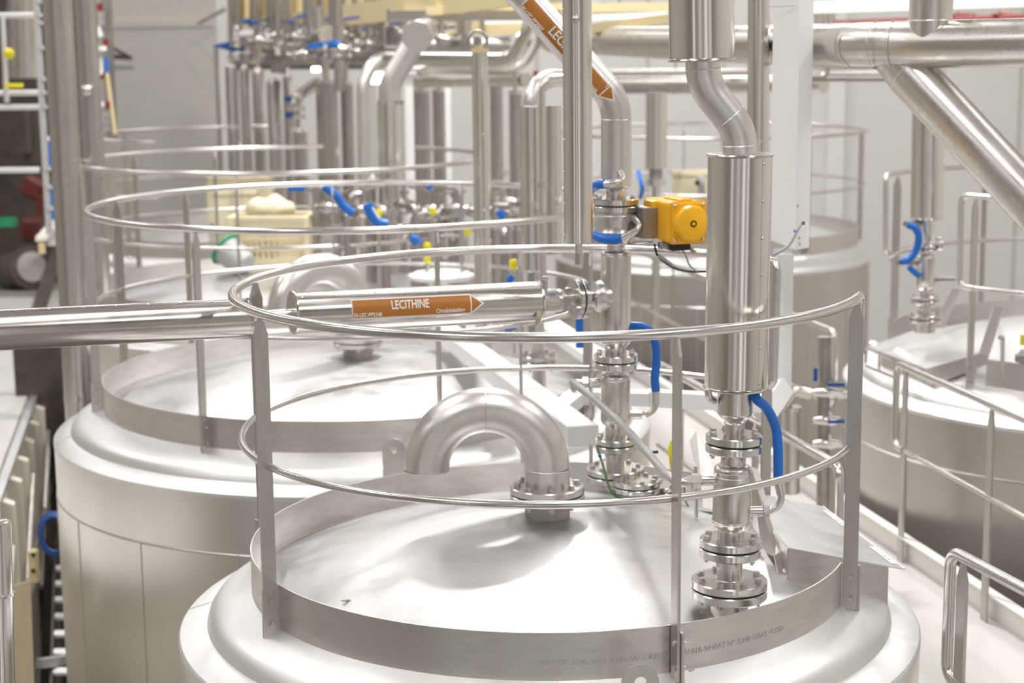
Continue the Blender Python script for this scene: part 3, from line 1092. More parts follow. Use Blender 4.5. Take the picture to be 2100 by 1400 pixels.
obj('elbow', MB().tube(smoothpts([bx(1421, 986), bx(1400, 989, .01), bx(1383, 985, .06), bx(1370, 975, .14)]), 0.0162, n=18), PIPE, jl, smooth=60)

jr2 = thing('hose_fitting', tuple(bx2(1295, 860)), 'steel elbow hose tail on the right of the rear riser jacket', 'pipe fitting')
obj('stub', MB().cyl(bx2(1289, 850), bx2(1316, 850), 0.0185, n=20), PIPE, jr2)
hexnut(jr2, bx2(1319, 850), V((1, 0, 0)), 0.0185, 0.016)
obj('elbow', MB().tube(rpath([bx2(1316, 850), bx2(1346, 849), bx2(1345, 818)], 0.05, 8), 0.0125, n=16), PIPE, jr2)
obj('hose_ferrule', MB().cyl(bx2(1345, 826), bx2(1345, 800), 0.0165, n=20), FLNG, jr2)
props(obj('hose', MB().tube(smoothpts([bx2(1296, 668, .02), bx2(1318, 670), bx2(1336, 682, -.02), bx2(1345, 710, -.02), bx2(1346, 745), bx2(1343, 775), bx2(1345, 802)], 7), 0.0178, n=18), BLUE, smooth=60), 'blue rubber hose arching over the rear riser behind the front railing post', 'hose')

# ------------------------------------------------------------------ label pipe between the two tanks
pa = P(1104, 617.5, 6.80)
pb = P(598, 642, 6.43)
pc = P(510, 651, 6.36)
pd = P(-60, 679, 5.92)
hdir = (pa - pb).normalized()
lp = thing('clad_pipe', tuple((pa + pb) / 2 - V((0, 0, .08))), 'horizontal aluminium clad pipe with the brown arrow label, between the two front tanks', 'pipe')
rA = S(82, pa)
upv = V((0, 0, 1))
toward = V((0, -1, 0))
c_a = cladding(lp, pb, pa, rA, (toward * 0.62 + upv * 0.78), 8, name='cladding')
obj('insulation', MB().cyl(pb + hdir * .004, pb + hdir * .008, rA * .95, n=32), BAND, c_a)
obj('insulation', MB().cyl(pa - hdir * .004, pa - hdir * .008, rA * .95, n=32), CREAMP, c_a)
obj('pipe', MB().cyl(pc - hdir * .1, pb + hdir * .1, 0.021, n=24), PIPE, lp)
obj('foam_residue', MB().tube(smoothpts([pa + V((-.005, -.075, -.02)), pa + V((0, -.082, -.05)), pa + V((-.012, -.07, -.085))]), [.004, .005, .006, .008, .010, .011, .012, .012, .011, .010, .008, .006, .003], n=8), DIRT, c_a)
# reducer, flanges and tee
e1 = pa + hdir * 0.045
pe = lambda s: pa + hdir * s
L1 = 2 * S(46, pa)
obj('reducer_body', MB().prof(pa - hdir * .02, pe(1), [(0, S(50, pa)), (L1 * .95, S(50, pa)), (L1 * 1.1, S(46, pa)), (L1 * 1.14, S(47, pa)), (L1 * 1.3, S(47, pa)), (L1 * 1.38, S(43, pa)), (L1 * 1.4, S(24, pa))], n=36), PIPE, lp, smooth=40)
obj('spool', MB().cyl(pe(L1 * 1.1), pe(L1 * 3.1), S(22, pa), n=28), PIPE, lp)
obj('vent_stub', MB().cyl(pe(.03) + V((0, 0, .04)), pe(.03) + V((0, 0, .085)), 0.010, n=14), PIPE, lp)
hexnut(lp, pe(.03) + V((0, 0, .092)), V((0, 0, 1)), 0.014, 0.014)
flange_pair(lp, P(1187, 613, 6.82), hdir, S(83, pa), 0.022, 0.005, 4, 0.010, spin=0.5)
fg = P(1187, 613, 6.82)
obj('hub', MB().prof(fg + hdir * .024, fg + hdir, [(0, .042), (.02, .030), (.035, .026), (.05, .030)], n=30), PIPE, lp, smooth=60)
tq = P(1218, 608, 6.84)
obj('branch_cap', MB().prof(tq, r2(606), [(0, S(40, tq)), (.006, S(60, tq)), (.02, S(66, tq)), (.045, S(66, tq)), (.085, S(58, tq)), (.11, S(45, tq)), (.12, S(30, tq))], n=40), PIPE, ris2, smooth=50)
obj('stub_bar', MB().cyl(P(1113, 655, 6.74), P(1165, 640, 6.78), .005, n=8), PIPE, lp)

lq = thing('clad_pipe', tuple(pd - V((0, 0, .08))), 'wide silver clad pipe crossing the left edge, with a row of rivets', 'pipe')
rB = S(80, pc)
c_b = cladding(lq, pd, pc, rB, (toward * 0.35 + upv * 0.93), 9, name='cladding', rolled=False)
obj('insulation', MB().cyl(pc - hdir * .004, pc - hdir * .008, rB * .95, n=32), DARKM, c_b)
obj('end_collar', MB().prof(pc - hdir * .006, pc + hdir, [(0, rB), (0, rB + .002), (.008, rB + .002), (.008, rB)], n=48, cap=False), CLAD, c_b)
for kx in (462, 152):
    b_ = P(kx if kx > 300 else 152, 626 if kx < 300 else 609, 6.12)
props(obj('plastic_plug', MB().prof(P(154, 632, 6.10) + V((0, 0, -.012)), P(154, 632, 6.10) + V((0, 0, 1)), [(0, .012), (.012, .012), (.018, .006)], n=14), TAPE), 'small white plug on top of the wide silver pipe at the left', 'plug')
props(obj('plastic_plug', MB().prof(P(770, 597, 6.52) + V((0, 0, -.016)), P(770, 597, 6.52) + V((0, 0, 1)), [(0, .013), (.012, .013), (.018, .007)], n=14), TAPE), 'small white plug on top of the labelled pipe', 'plug')


def wrap_fn(p0, d, r, side, up_, off):
    """(u, v) on the label -> the surface of a pipe; u along d from p0, v round it from side towards up_"""
    d = V(d).normalized()
    side = (V(side) - d * V(side).dot(d)).normalized()
    up2 = side.cross(d)
    if up2.dot(V(up_)) < 0:
        up2 = -up2

    def fn(u, v):
        a = v / r
        return V(p0) + d * u + (side * cos(a) + up2 * sin(a)) * (r + off)
    return fn


def label_patch(parent, fn0, rects, mat, name, thick_fn=None):
    pass


def arrow_label(parent, p0, d, r, side, up_, L, H, tip, texts, flip=1):
    f0 = wrap_fn(p0, d, r, side, up_, 0.0014)
    f1 = wrap_fn(p0, d, r, side, up_, 0.0022)
    f2 = wrap_fn(p0, d, r, side, up_, 0.0028)
    t = obj('pipe_label', strip(f0, [(0, -H / 2), (L, -H / 2), (L + tip, 0), (L, H / 2), (0, H / 2)]), WFILM, parent, 'brown arrow label with white border and lettering')
    m_ = H * 0.07
    obj('label_field', strip(f1, [(m_ * .6, -H / 2 + m_), (L - m_ * .3, -H / 2 + m_), (L - m_ * .3, H / 2 - m_), (m_ * .6, H / 2 - m_)]), BROWN, t)
    k = (H / 2 - m_ * 1.6)
    obj('label_arrow', strip(f1, [(L + m_ * .6, -k), (L + tip - m_ * 1.9, 0), (L + m_ * .6, k)]), BROWN, t)
    for tx, u, v, sz, al, sx in texts:
        surf_text(tx, sz, (lambda a, b, u=u, v=v: f2(u + a, v + b)), t, WFILM, align=al, sx=sx, slice_=0.004, bold=0.018)
    return t


def strip(fn, poly, step=0.006):
    bm = bmesh.new()
    bm.faces.new([bm.verts.new((x, y, 0)) for x, y in poly])
    ys = [p[1] for p in poly]
    y = min(ys) + step
    while y < max(ys) - 1e-4:
        bmesh.ops.bisect_plane(bm, geom=bm.verts[:] + bm.edges[:] + bm.faces[:], plane_co=(0, y, 0), plane_no=(0, 1, 0))
        y += step
    for v in bm.verts:
        v.co = fn(v.co.x, v.co.y)
    return bm


# the label starts at px 722 and its tip is at px 992
lenp = (pa - pb).length


def px_of(p):
    zz = p.y * CP - p.z * SP
    X, Y = p.x / zz * FPX, -(p.y * SP + p.z * CP) / zz * FPX
    return 1050 + CR * X - SR * Y, 700 + SR * X + CR * Y


def u_at(px):
    lo, hi = -0.2, lenp + 0.3
    for _ in range(40):
        m = (lo + hi) / 2
        if px_of(pb + hdir * m + (V((0, -1, 0)) - hdir * V((0, -1, 0)).dot(hdir)).normalized() * rA)[0] < px:
            lo = m
        else:
            hi = m
    return lo


u0, u1, u2 = u_at(722), u_at(966), u_at(993)
sc_ = (u1 - u0) / 244.0
Hl = 39 * 1.05 * 2 * S(1, pa)
sideL = V((0, -1, 0)) * cos(R(9.5)) + V((0, 0, 1)) * sin(R(9.5))
arrow_label(lp, pb + hdir * u0, hdir, rA, sideL + upv * 0.02, upv, u1 - u0, Hl, u2 - u1,
            [('LECITHINE', 79 * sc_, -0.006, 0.0465, 'LEFT', 0.69), ('50-LEC-PP2148', 3 * sc_, -0.0305, 0.0215, 'LEFT', 0.82), ('Circulatieleiding', 171 * sc_, -0.0285, 0.0225, 'LEFT', 0.80)])

# label on the slanted pipe of the second riser
d2_ = (P(1259, 203, D2) - P(1030, -55, D2)).normalized()
rS = S(63, r2(200))
o2 = P(1264 - .67 * 240, 207 - .743 * 240, D2)
mm = 2 * S(1, r2(200))
sideS = V((0, -1, 0)) - d2_ * V((0, -1, 0)).dot(d2_)
upS = V((0.743, 0, 0.67))
arrow_label(ris2, P(1262 - .67 * 275, 207 - .743 * 275, D2), d2_, rS, sideS + upS * 0.0, upS, 240 * mm, 40 * mm, 30 * mm,
            [('LECITHINE', 75 * mm, -8 * mm, 27 * mm, 'LEFT', 0.86), ('80-LEC-PP2007', 3 * mm, -17 * mm, 11.5 * mm, 'LEFT', 0.86), ('Lecithinetank', 178 * mm, -17 * mm, 11.5 * mm, 'LEFT', 0.86)])

# ------------------------------------------------------------------ hatch, lug and small things on the nearest tank
HZ = -1.80
HO = -1.905
hp1, hp2, hp3, hp4 = PZ(1617, 1125, -1.775), PZ(1855, 1168, HO), PZ(1688, 1040, HO), PZ(1571, 1016, -1.79)
pn_ = (hp2 - hp1).cross(hp3 - hp1)


def on_plate(px, py):
    v = P(px, py, 1.0)
    return v * (hp1.dot(pn_) / v.dot(pn_))


hp4, hp5 = on_plate(1571, 1016), on_plate(1547, 1044)
hat = thing('inlet_hatch', (hp1.x, hp1.y, -2.0), 'flat stainless hatch box at the right rim of the nearest tank, with white warning strips', 'hatch')
obj('cover_plate', MB().prism([hp1, hp2, hp3, hp4, hp5], (0, 0, 0.005)), DOME, hat, smooth=0)


def wallpl(parent, a, b, za, zb_, th=0.005, nm='side_plate'):
    a, b = V(a), V(b)
    n = V((-(b - a).y, (b - a).x, 0)).normalized() * th
    mb = MB()
    q = [V((a.x, a.y, za)), V((b.x, b.y, zb_)), V((b.x, b.y, b.z)), V((a.x, a.y, a.z))]
    mb.prism(q, n)
    return obj(nm, mb, BAND, parent, smooth=0)


def inset(a, b, s):
    return a + (b - a) * s


e2_ = inset(hp1, hp2, 0.86)
wallpl(hat, hp1, e2_, -1.90, -2.03)
wallpl(hat, hp1, hp5, -1.90, -1.86)
wallpl(hat, e2_, inset(hp3, hp4, 0.14), -2.03, -2.03)
obj('plate_lip', MB().tube([hp1 + V((0, 0, .003)), hp2 + V((0, 0, .003))], 0.004, n=8), SHLD, hat)
obj('plate_lip', MB().tube([hp2 + V((0, 0, .003)), hp3 + V((0, 0, .003))], 0.0035, n=8), SHLD, hat)
# chute edge plates standing up from the opening
def vert_plate(parent, poly_px, d, th, mat=POSTM, nm='guide_plate', yaw_=0.0):
    pts = [P(x, y, d + dd) for x, y, dd in poly_px]
    n = (pts[1] - pts[0]).cross(pts[2] - pts[0]).normalized()
    return obj(nm, MB().prism(pts, n * th), mat, parent, smooth=0)


vert_plate(hat, [(1540, 956, .9), (1556, 962, .88), (1592, 1100, .62), (1610, 1120, .52), (1590, 1140, .50), (1562, 1128, .60)], D1, 0.006)
vert_plate(hat, [(1610, 1121, .50), (1617, 1126, .50), (1600, 1190, .40), (1588, 1140, .44)], D1, 0.005)
vert_plate(hat, [(1428, 882, 1.15), (1437, 880, 1.15), (1464, 965, 1.05), (1475, 1010, 1.0), (1440, 1010, 1.0), (1414, 905, 1.12)], D1, 0.006)
vert_plate(hat, [(1556, 1128, .55), (1566, 1124, .55), (1606, 1192, .40), (1594, 1192, .40)], D1, 0.006, POSTM, 'guide_foot')
eo = (hp3 - hp2)
ei = (hp1 - hp2).normalized()
for f0, f1 in ((0.05, 0.30), (0.62, 0.90)):
    a_, b_ = hp2 + eo * f0 + ei * .012 + V((0, 0, .006)), hp2 + eo * f1 + ei * .012 + V((0, 0, .006))
    nn = ei * 0.030
    so = obj('warning_strip', MB().prism([a_, b_, b_ + nn, a_ + nn], (0, 0, 0.0008)), WFILM, hat, 'white warning strip', smooth=0)
    dd = (b_ - a_).normalized()
    for k in range(2):
        c0 = a_ + dd * (0.04 + 0.045 * k) + nn * 0.3 + V((0, 0, .0012))
        obj('warning_mark', MB().prism([c0, c0 + dd * .018, c0 + dd * .009 + nn * .5], (0, 0, .0004)), MARK, so, smooth=0)
obj('sheet_joint', MB().tube([on_plate(1610, 1027) + V((0, 0, .007)), hp2 + eo * .62 + ei * .05 + V((0, 0, .008))], 0.0016, n=6), SHLD, hat)
obj('stay_rod', MB().cyl(PZ(1428, 1060, -1.79), P(1427, 955, PZ(1428, 1060, -1.79).y), 0.007, n=12), PIPE, hat)


def lug(ctr, face, w_, hole, h, label, th=0.012):
    """rounded lifting plate with a hole; ctr = centre of the eye"""
    t = thing('lifting_lug', (ctr[0], ctr[1], ctr[2] - h), label, 'lifting lug')
    n = V(face).normalized()
    a = V((0, 0, 1)).cross(n).normalized()
    u = V((0, 0, 1))
    bm = MB()
    N = 32
    outer = []
    for i in range(N + 1):
        g = pi * i / N
        outer.append(V(ctr) + a * w_ * cos(g) + u * w_ * sin(g))
    outer.append(V(ctr) - a * w_ - u * h)
    outer.append(V(ctr) + a * w_ - u * h)
    M_ = len(outer)
    inner = []
    for p in outer:
        d = (p - V(ctr)).normalized()
        inner.append(V(ctr) + d * hole)
    def put(off):
        return [bm.bm.verts.new(p + n * off) for p in outer], [bm.bm.verts.new(p + n * off) for p in inner]
    o1, i1 = put(-th / 2)
    o2_, i2 = put(th / 2)
    for x, y in ((o1, i1), (i2, o2_), (o2_, o1), (i1, i2)):
        bm.skin(x, y)
    obj('eye_plate', bm, BAND, t, smooth=30)
    return t


lc = P(1313, 1399, 4.93)
lug(lc, (0.12, -1, 0.16), 0.0575, 0.019, 0.10, 'round-headed lifting lug with a hole at the very front of the nearest tank')
lc2 = P(808, 922, 7.42)
lug(lc2, (-0.15, -1, 0), 0.052, 0.017, 0.16, 'lifting lug with a stain round its hole, behind the collar of the nearest tank')

# nozzles and fittings at the back of the nearest tank
noz = thing('flanged_nozzle', tuple(P(1305, 1010, 6.72)), 'shiny blind flanged nozzle beside the rear riser on the nearest tank', 'flange')
fb = P(1306, 995, 6.72)
obj('nozzle', MB().cyl(fb - V((0, 0, .13)), fb, S(52, fb), n=30), DARKM, noz)
flange_pair(noz, fb, (0, 0, 1), S(96, fb), 0.022, 0.004, 8, 0.0105, spin=0.2)
obj('blank', MB().cyl(fb + V((0, 0, .02)), fb + V((0, 0, .0245)), S(60, fb), n=30), FLNG, noz)
noz = thing('flanged_nozzle', tuple(P(1375, 1018, 6.9)), 'small flanged nozzle under the yellow vent cap, mostly hidden by the front post', 'flange')
fb = P(1366, 1003, 6.9)
obj('nozzle', MB().cyl(fb - V((0, 0, .15)), fb, S(40, fb), n=24), DARKM, noz)
flange_pair(noz, fb, (0, 0, 1), S(66, fb), 0.018, 0.004, 4, 0.010, spin=0.4)
yv = P(1383, 960, 6.75)
yt = thing('vent_valve', (yv.x, yv.y, yv.z - .09), 'bright yellow vent cap on a thin stem behind the front post', 'valve')
k_ = 2 * S(1, yv)
obj('stem', MB().cyl(yv - V((0, 0, 44 * k_)), yv, 5.5 * k_, n=14), PIPE, yt)
obj('cap', MB().prof(yv - V((0, 0, 4 * k_)), yv + V((0, 0, 1)), [(0, 7 * k_), (4 * k_, 9 * k_), (12 * k_, 9 * k_), (14 * k_, 10.5 * k_), (30 * k_, 11 * k_), (32 * k_, 14 * k_), (37 * k_, 14 * k_), (38 * k_, 13 * k_), (50 * k_, 13 * k_), (55 * k_, 10 * k_), (57 * k_, 4 * k_)], n=28), YEL, yt, smooth=45)
for i in range(4):
    a = i * pi / 2 + .4
    obj('cap_knob', MB().cyl(yv + V((cos(a) * 8 * k_, sin(a) * 8 * k_, 50 * k_)), yv + V((cos(a) * 8 * k_, sin(a) * 8 * k_, 58 * k_)), 2.4 * k_, n=10), YEL, yt)
obj('lever', MB().cyl(P(1334, 928, 6.8), P(1350, 926, 6.8), .006, n=10), BLACK, yt)

props(obj('cable', MB().tube(smoothpts([P(1224, 915, 6.7), P(1232, 940, 6.65), P(1240, 965, 6.55), P(1246, 990, 6.5), P(1258, 1012, 6.45), P(1280, 1024, 6.45)]), 0.0052, n=8), CABLEG), 'green cable hanging from the white trunking end onto the tank top', 'cable')
props(obj('cable_tie', MB().cyl(P(1229, 932, 6.66), P(1231, 936, 6.655), 0.0075, n=10), BLUE), 'light blue cable tie near the top of the hanging green cable', 'cable tie')
props(obj('cable', MB().tube(smoothpts([PZ(1335, 1030, -1.83), PZ(1362, 1040, -1.85), PZ(1400, 1041, -1.84), PZ(1430, 1048, -1.83), PZ(1462, 1052, -1.83)]), 0.0065, n=8), CABLEG), 'green cable lying on the tank top behind the riser jacket', 'cable')
props(obj('cable', MB().tube(smoothpts([P(1384, 962, 6.76), P(1394, 975, 6.74), P(1403, 995, 6.7), P(1404, 1020, 6.66), P(1412, 1040, 6.6)]), 0.004, n=8), CABLEG), 'thin green cable running down from the yellow vent cap', 'cable')
random.seed(4)


def domez(x, y, c=C1, Rb=1.092):
    r = math.hypot(x - c[0], y - c[1])
    return -1.73 - 0.222 * (r / Rb) ** 2


def chip(px, py, z, L, ang, mat, label, th=0.004, nm='debris_chip'):
    p = PZ(px, py, z)
    for _ in range(6):
        if math.hypot(p.x - C1[0], p.y - C1[1]) < 1.09:
            p = PZ(px, py, domez(p.x, p.y) + .001)
    d = V((cos(ang), sin(ang), 0))
    n = V((-sin(ang), cos(ang), 0))
    mb = MB()
    pts = [p + d * L * t + n * 0.003 * sin(9 * t) + V((0, 0, th * .9)) for t in (-.5, -.3, -.1, .1, .3, .5)]
    mb.tube(pts, [th * .3, th, th * .8, th * 1.1, th * .8, th * .2], n=7)
    props(obj(nm, mb, mat), label, 'debris')


chip(710, 1233, -1.875, 0.034, 0.15, DIRT, 'cream foam sliver lying on the dome of the nearest tank')
chip(622, 1352, -1.985, 0.036, 0.35, DIRT, 'pale foam sliver lying outside the collar next to the bracket')
chip(668, 1355, -1.99, 0.062, 0.25, BLACK, 'black twig-like scrap lying on the shoulder of the nearest tank', 0.0035, 'debris_scrap')
chip(552, 1274, -1.965, 0.012, 0.2, DIRT, 'tiny foam crumb at the foot of the collar at the left')
chip(1418, 1376, -1.975, 0.022, 0.6, DIRT, 'crumb of foam at the foot of the collar right of the front post')
chip(1146, 1395, -1.97, 0.025, 0.1, DIRT, 'flattened crumb at the foot of the collar left of the lug')
chip(1439, 1258, -1.90, 0.015, 1.2, DIRT, 'white crumb beside the foot of the thick riser')

# printed heat marking on the collar strip
def band_fn(u, v, a0=math.atan2(PZ(1108, 1350, -1.90).y - C1[1], PZ(1108, 1350, -1.90).x - C1[0])):
    rb = 1.092 + 0.0056
    a = a0 + u / rb
    return V((C1[0] + rb * cos(a), C1[1] + rb * sin(a), -1.905 + v))


surf_text('MM/TP 304L/W.1.4301/W.1.4307/', 0.026, band_fn, tank1, MARK, sx=1.12, slice_=0.02)
b2 = PZ(1368, 1325, -1.90)
surf_text('CRNI18-9/HEAT N\u00b0 1LNB 150X5 <CQ3>', 0.026, (lambda u, v: band_fn(u, v, math.atan2(b2.y - C1[1], b2.x - C1[0]))), tank1, MARK, sx=0.98, slice_=0.02)

# ------------------------------------------------------------------ walkway railings
ZR = -1.786
ZM = -2.256


def walk_rail(label, pA, pB, end_loops, posts, drop=True, group='stainless railings of the walkway'):
    """top rail from pA to pB with a mid rail; the ends named in end_loops turn down into the mid rail"""
    pA, pB = V((pA.x, pA.y, ZR)), V((pB.x, pB.y, ZR))
    t = thing('walkway_railing', ((pA.x + pB.x) / 2, (pA.y + pB.y) / 2, WALK), label, 'railing', group)
    d = (pB - pA).normalized()
    dz = V((0, 0, ZM - ZR))
    pts = [pA, pB]
    if 'A' in end_loops:
        pts = [pA + dz + d * .12, pA + dz] + pts
    if 'B' in end_loops:
        pts = pts + [pB + dz, pB + dz - d * .12]
    obj('top_rail', MB().tube(rpath(pts, 0.055, 8), 0.0212, n=18), INOX, t)
    obj('mid_rail', MB().tube([pA + dz + (d * .1 if 'A' in end_loops else V()), pB + dz - (d * .1 if 'B' in end_loops else V())], 0.0135, n=12), INOX, t)
    for s in posts:
        b = pA + d * s
        poly = [b + d * -.03 + V((0, 0, WALK - ZR - .02)), b + d * .03 + V((0, 0, WALK - ZR - .02)), b + d * .03 + V((0, 0, -.085)), b + d * .006 + V((0, 0, -.018)), b - d * .006 + V((0, 0, -.018)), b - d * .03 + V((0, 0, -.085))]
        n = V((d.y, -d.x, 0)) * .012
        obj('post', MB().prism([q - n / 2 for q in poly], n), POSTM, t, smooth=0)
    return t


# near side
nA1 = PZ(1722, 957, ZR)
nA0 = PZ(1350, 745, ZR)
walk_rail('walkway railing right of the nearest tank, ending in a bend behind the round railing', nA0, nA1, ('B',), [0.4, 1.5, 2.6, (nA1 - nA0).length - .06])
nB0 = PZ(1950, 1128, ZR)
nB1 = PZ(2330, 1330, ZR)
walk_rail('walkway railing in the lower right corner with a bent vertical end tube', nB0, nB1, ('A',), [.085, .9])
# far side
fA1 = PZ(1712, 681, ZR)
fA0 = fA1 + UD * ((15.5 - fA1.y) / UD.y)
walk_rail('far walkway railing section whose bent end shows behind the right part of the round railing', fA0, fA1, ('B',), [.3, 1.8, 3.3, (fA1 - fA0).length - .09])
fB0 = PZ(1840, 745, ZR)
fB1 = PZ(2250, 925, ZR)
walk_rail('far walkway railing section in front of the tank at the right edge', fB0, fB1, ('A',), [.12, 1.15, 2.3])
# small hinged gate bracket between the two sections
gt = thing('gate_bracket', (PZ(1800, 740, ZR).x, PZ(1800, 740, ZR).y, ZR - .3), 'small bent-tube gate stub left of the far railing section', 'gate')
ga, gb = PZ(1832, 738, ZR), PZ(1776, 712, ZR)
gl = V((0, 0, -.11))
obj('gate_rail', MB().tube(rpath([ga, gb, gb + gl, ga + gl * .9], .02, 5), .009, n=10), INOX, gt)
obj('gate_bar', MB().tube([ga * .5 + gb * .5, ga * .5 + gb * .5 + gl], .008, n=8), INOX, gt)

# ------------------------------------------------------------------ tank at the right edge: hatch, riser, hoses
HR = -1.80
ra_, rb_, rc_, rd_ = PZ(1779, 713, -1.89), PZ(1905, 668, HR), PZ(2028, 721, HR), PZ(1900, 758, -1.89)
h2 = thing('inlet_hatch', (ra_.x, ra_.y, -2.0), 'flat stainless hatch plate on the right tank with two tilted bars', 'hatch')
obj('cover_plate', MB().prism([ra_, rb_, rc_, rd_], (0, 0, .006)), DOME, h2, smooth=0)
wallpl(h2, ra_ + (rc_ - ra_) * .12, rd_ + (rc_ - rd_) * .1, -2.0, -1.99)
wallpl(h2, rd_ + (rc_ - rd_) * .1, rc_, -1.99, -1.87)
for (x0, y0, x1, y1, w0) in ((1925, 672, 1958, 590, 22), (2018, 727, 2046, 626, 22)):
    a = PZ(x0, y0, HR)
    b = P(x1, y1, a.y + .05)
    mb = MB()
    hw = V((S(w0, a), 0, 0))
    mb.prism([a - hw, a + hw, b + hw + V((0, 0, -.02)), b + hw * .6, b - hw * .6, b - hw + V((0, 0, -.02))], (0.01, .02, 0))
    obj('support_bar', mb, BAND, h2, smooth=0)
so = obj('warning_strip', MB().prism([PZ(1832, 722, HR) + V((0, 0, .008)), PZ(1866, 741, HR) + V((0, 0, .008)), PZ(1868, 731, HR) + V((0, 0, .008)), PZ(1840, 715, HR) + V((0, 0, .008))], (0, 0, .001)), WFILM, h2, 'white warning strip', smooth=0)
so = obj('warning_strip', MB().prism([PZ(1781, 706, HR) + V((0, 0, .008)), PZ(1796, 712, HR) + V((0, 0, .008)), PZ(1798, 703, HR) + V((0, 0, .008)), PZ(1786, 700, HR) + V((0, 0, .008))], (0, 0, .001)), WFILM, h2, 'white warning strip', smooth=0)
# support blocks seen in front of the right tank's strip
D3 = 10.0


def r3(y):
    return P(lerp(1897, 1904, (650 - y) / 400), y, D3)


ris3 = thing('riser_pipe', (r3(660).x, r3(660).y, -1.87), 'slim flanged riser with a clad upper part on the tank at the right edge', 'pipe')
riser_parts(ris3, r3, [
    ('pipe', 680, 655, 44, PIPE, 'nozzle'),
    ('flange', 660, 652, 644, 68, 8, 0.3),
    ('pipe', 646, 618, 22, PIPE, 'spool'),
    ('flange', 622, 614, 606, 58, 6, 0.1),
    ('pipe', 607, 592, 24, PIPE, 'spool'),
    ('body', 596, 522, 38, 22, PIPE, 'heating_jacket'),
    ('pipe', 524, 514, 22, PIPE, 'spool'),
    ('flange', 516, 509, 502, 42, 6, 0.2),
    ('cone', 504, 472, 14, 22, PIPE),
    ('pipe', 474, 448, 32, PIPE, 'pipe'),
])
cladding(ris3, r3(449), r3(120), S(66, r3(400)), V((0.3, -1, 0)), 8)
cs = thing('clamp_joint', tuple(P(1926, 500, D3)), 'small round clamp joint at the side of the slim riser on the right tank', 'pipe fitting')
cx3 = P(1926, 500, D3)
obj('arm', MB().cyl(P(1902, 502, D3), cx3 + V((.02, 0, 0)), .018, n=14), PIPE, cs)
obj('clamp', MB().cyl(cx3 - V((.015, 0, 0)), cx3 + V((.015, 0, 0)), .04, n=24), FLNG, cs)
obj('side_valve', MB().cyl(P(1906, 572, D3), P(1958, 572, D3), .018, n=14), DARKM, cs)
props(obj('hose', MB().tube(smoothpts([P(1862, 461, D3 - .1), P(1876, 467, D3 - .12), P(1884, 485, D3 - .12), P(1880, 510, D3 - .1), P(1866, 530, D3 - .1), P(1848, 537, D3 - .1)]), .0215, n=14), BLUE), 'C-shaped blue hose on the left of the slim riser at the right', 'hose')
props(obj('hose', MB().tube(smoothpts([P(1864, 547, D3 - .1), P(1874, 557, D3 - .1), P(1884, 565, D3 - .08)]), .0185, n=14), BLUE), 'short blue hose piece below the C-shaped hose at the right', 'hose')
props(obj('hose', MB().tube(smoothpts([P(1824, 533, D3 + .3), P(1845, 518, D3 + .3), P(1870, 512, D3 + .2), P(1890, 512, D3 + .1)]), .011, n=10), HOSEC), 'thin grey hose arching left of the slim riser at the right', 'hose')
ef = thing('hose_fitting', tuple(P(1862, 455, D3 - .1)), 'dark hose connector at the top end of the C-shaped blue hose', 'pipe fitting')
obj('stub', MB().cyl(P(1856, 459, D3 - .1), P(1892, 456, D3), .016, n=12), DARKM, ef)
ef = thing('hose_fitting', tuple(P(1862, 537, D3 - .1)), 'dark hose connector at the foot of the C-shaped blue hose', 'pipe fitting')
obj('stub', MB().cyl(P(1840, 538, D3 - .1), P(1890, 538, D3), .016, n=12), DARKM, ef)
# bent rods on the right tank
props(obj('vent_tube', MB().tube(rpath([PZ(2056, 775, -1.83), P(2056, 690, PZ(2056, 775, -1.83).y), P(2050, 692, PZ(2056, 775, -1.83).y - .05)], .02, 4), .012, n=10), PIPE), 'short upright tube with a bent tip on the right tank', 'pipe')
props(obj('cap_knob', MB().prof(P(2098, 745, 9.4), P(2098, 745, 9.4) + V((0, 0, 1)), [(0, .02), (.01, .045), (.05, .045), (.06, .03), (.08, .01)], n=16), DARKM), 'round dark knob at the right edge of the picture on the right tank', 'knob')
props(obj('marker_flag', MB().box(P(2099, 697, 9.6), (.03, .03, .06)), YEL), 'small yellow block at the right edge above the tank top', 'marker')

# ------------------------------------------------------------------ valves on the tank wall right of the thick riser
D4 = 9.2
vv = thing('drain_pipe', tuple(P(1622, 1000, D4)), 'short upright pipe with a rounded elbow top behind the thick riser', 'pipe')
obj('pipe', MB().cyl(P(1622, 1010, D4), P(1622, 836, D4), S(36, P(1622, 900, D4)), n=24), PIPE, vv)
obj('elbow', MB().tube(rpath([P(1608, 838, D4), P(1630, 800, D4), P(1662, 808, D4)], .05, 6), .03, n=14), PIPE, vv)
obj('rim', MB().cyl(P(1622, 842, D4), P(1622, 833, D4), S(44, P(1622, 900, D4)), n=24), FLNG, vv)
k4 = thing('valve_manifold', tuple(P(1690, 1000, D4)), 'upright sampling pipe with small ball valves and blue levers on the grey tank wall', 'valve')
q = P(1690, 1010, D4)
obj('pipe', MB().cyl(V((q.x, q.y, WALK + .001)), P(1690, 690, D4), .036, n=20), DARKM, k4)
for y, bl in ((805, 1), (862, 1), (910, 0)):
    q = P(1690, y, D4 - .05)
    vb = obj('ball_valve', MB().prof(q, q + V((1, -.1, 0)), [(-.06, .016), (0, .03), (.03, .03), (.08, .018), (.10, .018)], n=16), FLNG, k4)
    obj('valve_stem', MB().cyl(q + V((.03, 0, 0)), q + V((.03, -.02, .06)), .01, n=10), FLNG, vb)
    if bl:
        obj('lever', MB().box(q + V((.06, -.03, .0 if y > 820 else .05)), (.09, .02, .018)), BLUED, vb)
obj('lever', MB().box(P(1672, 768, D4 - .06), (.02, .02, .07)), BLUED, k4)
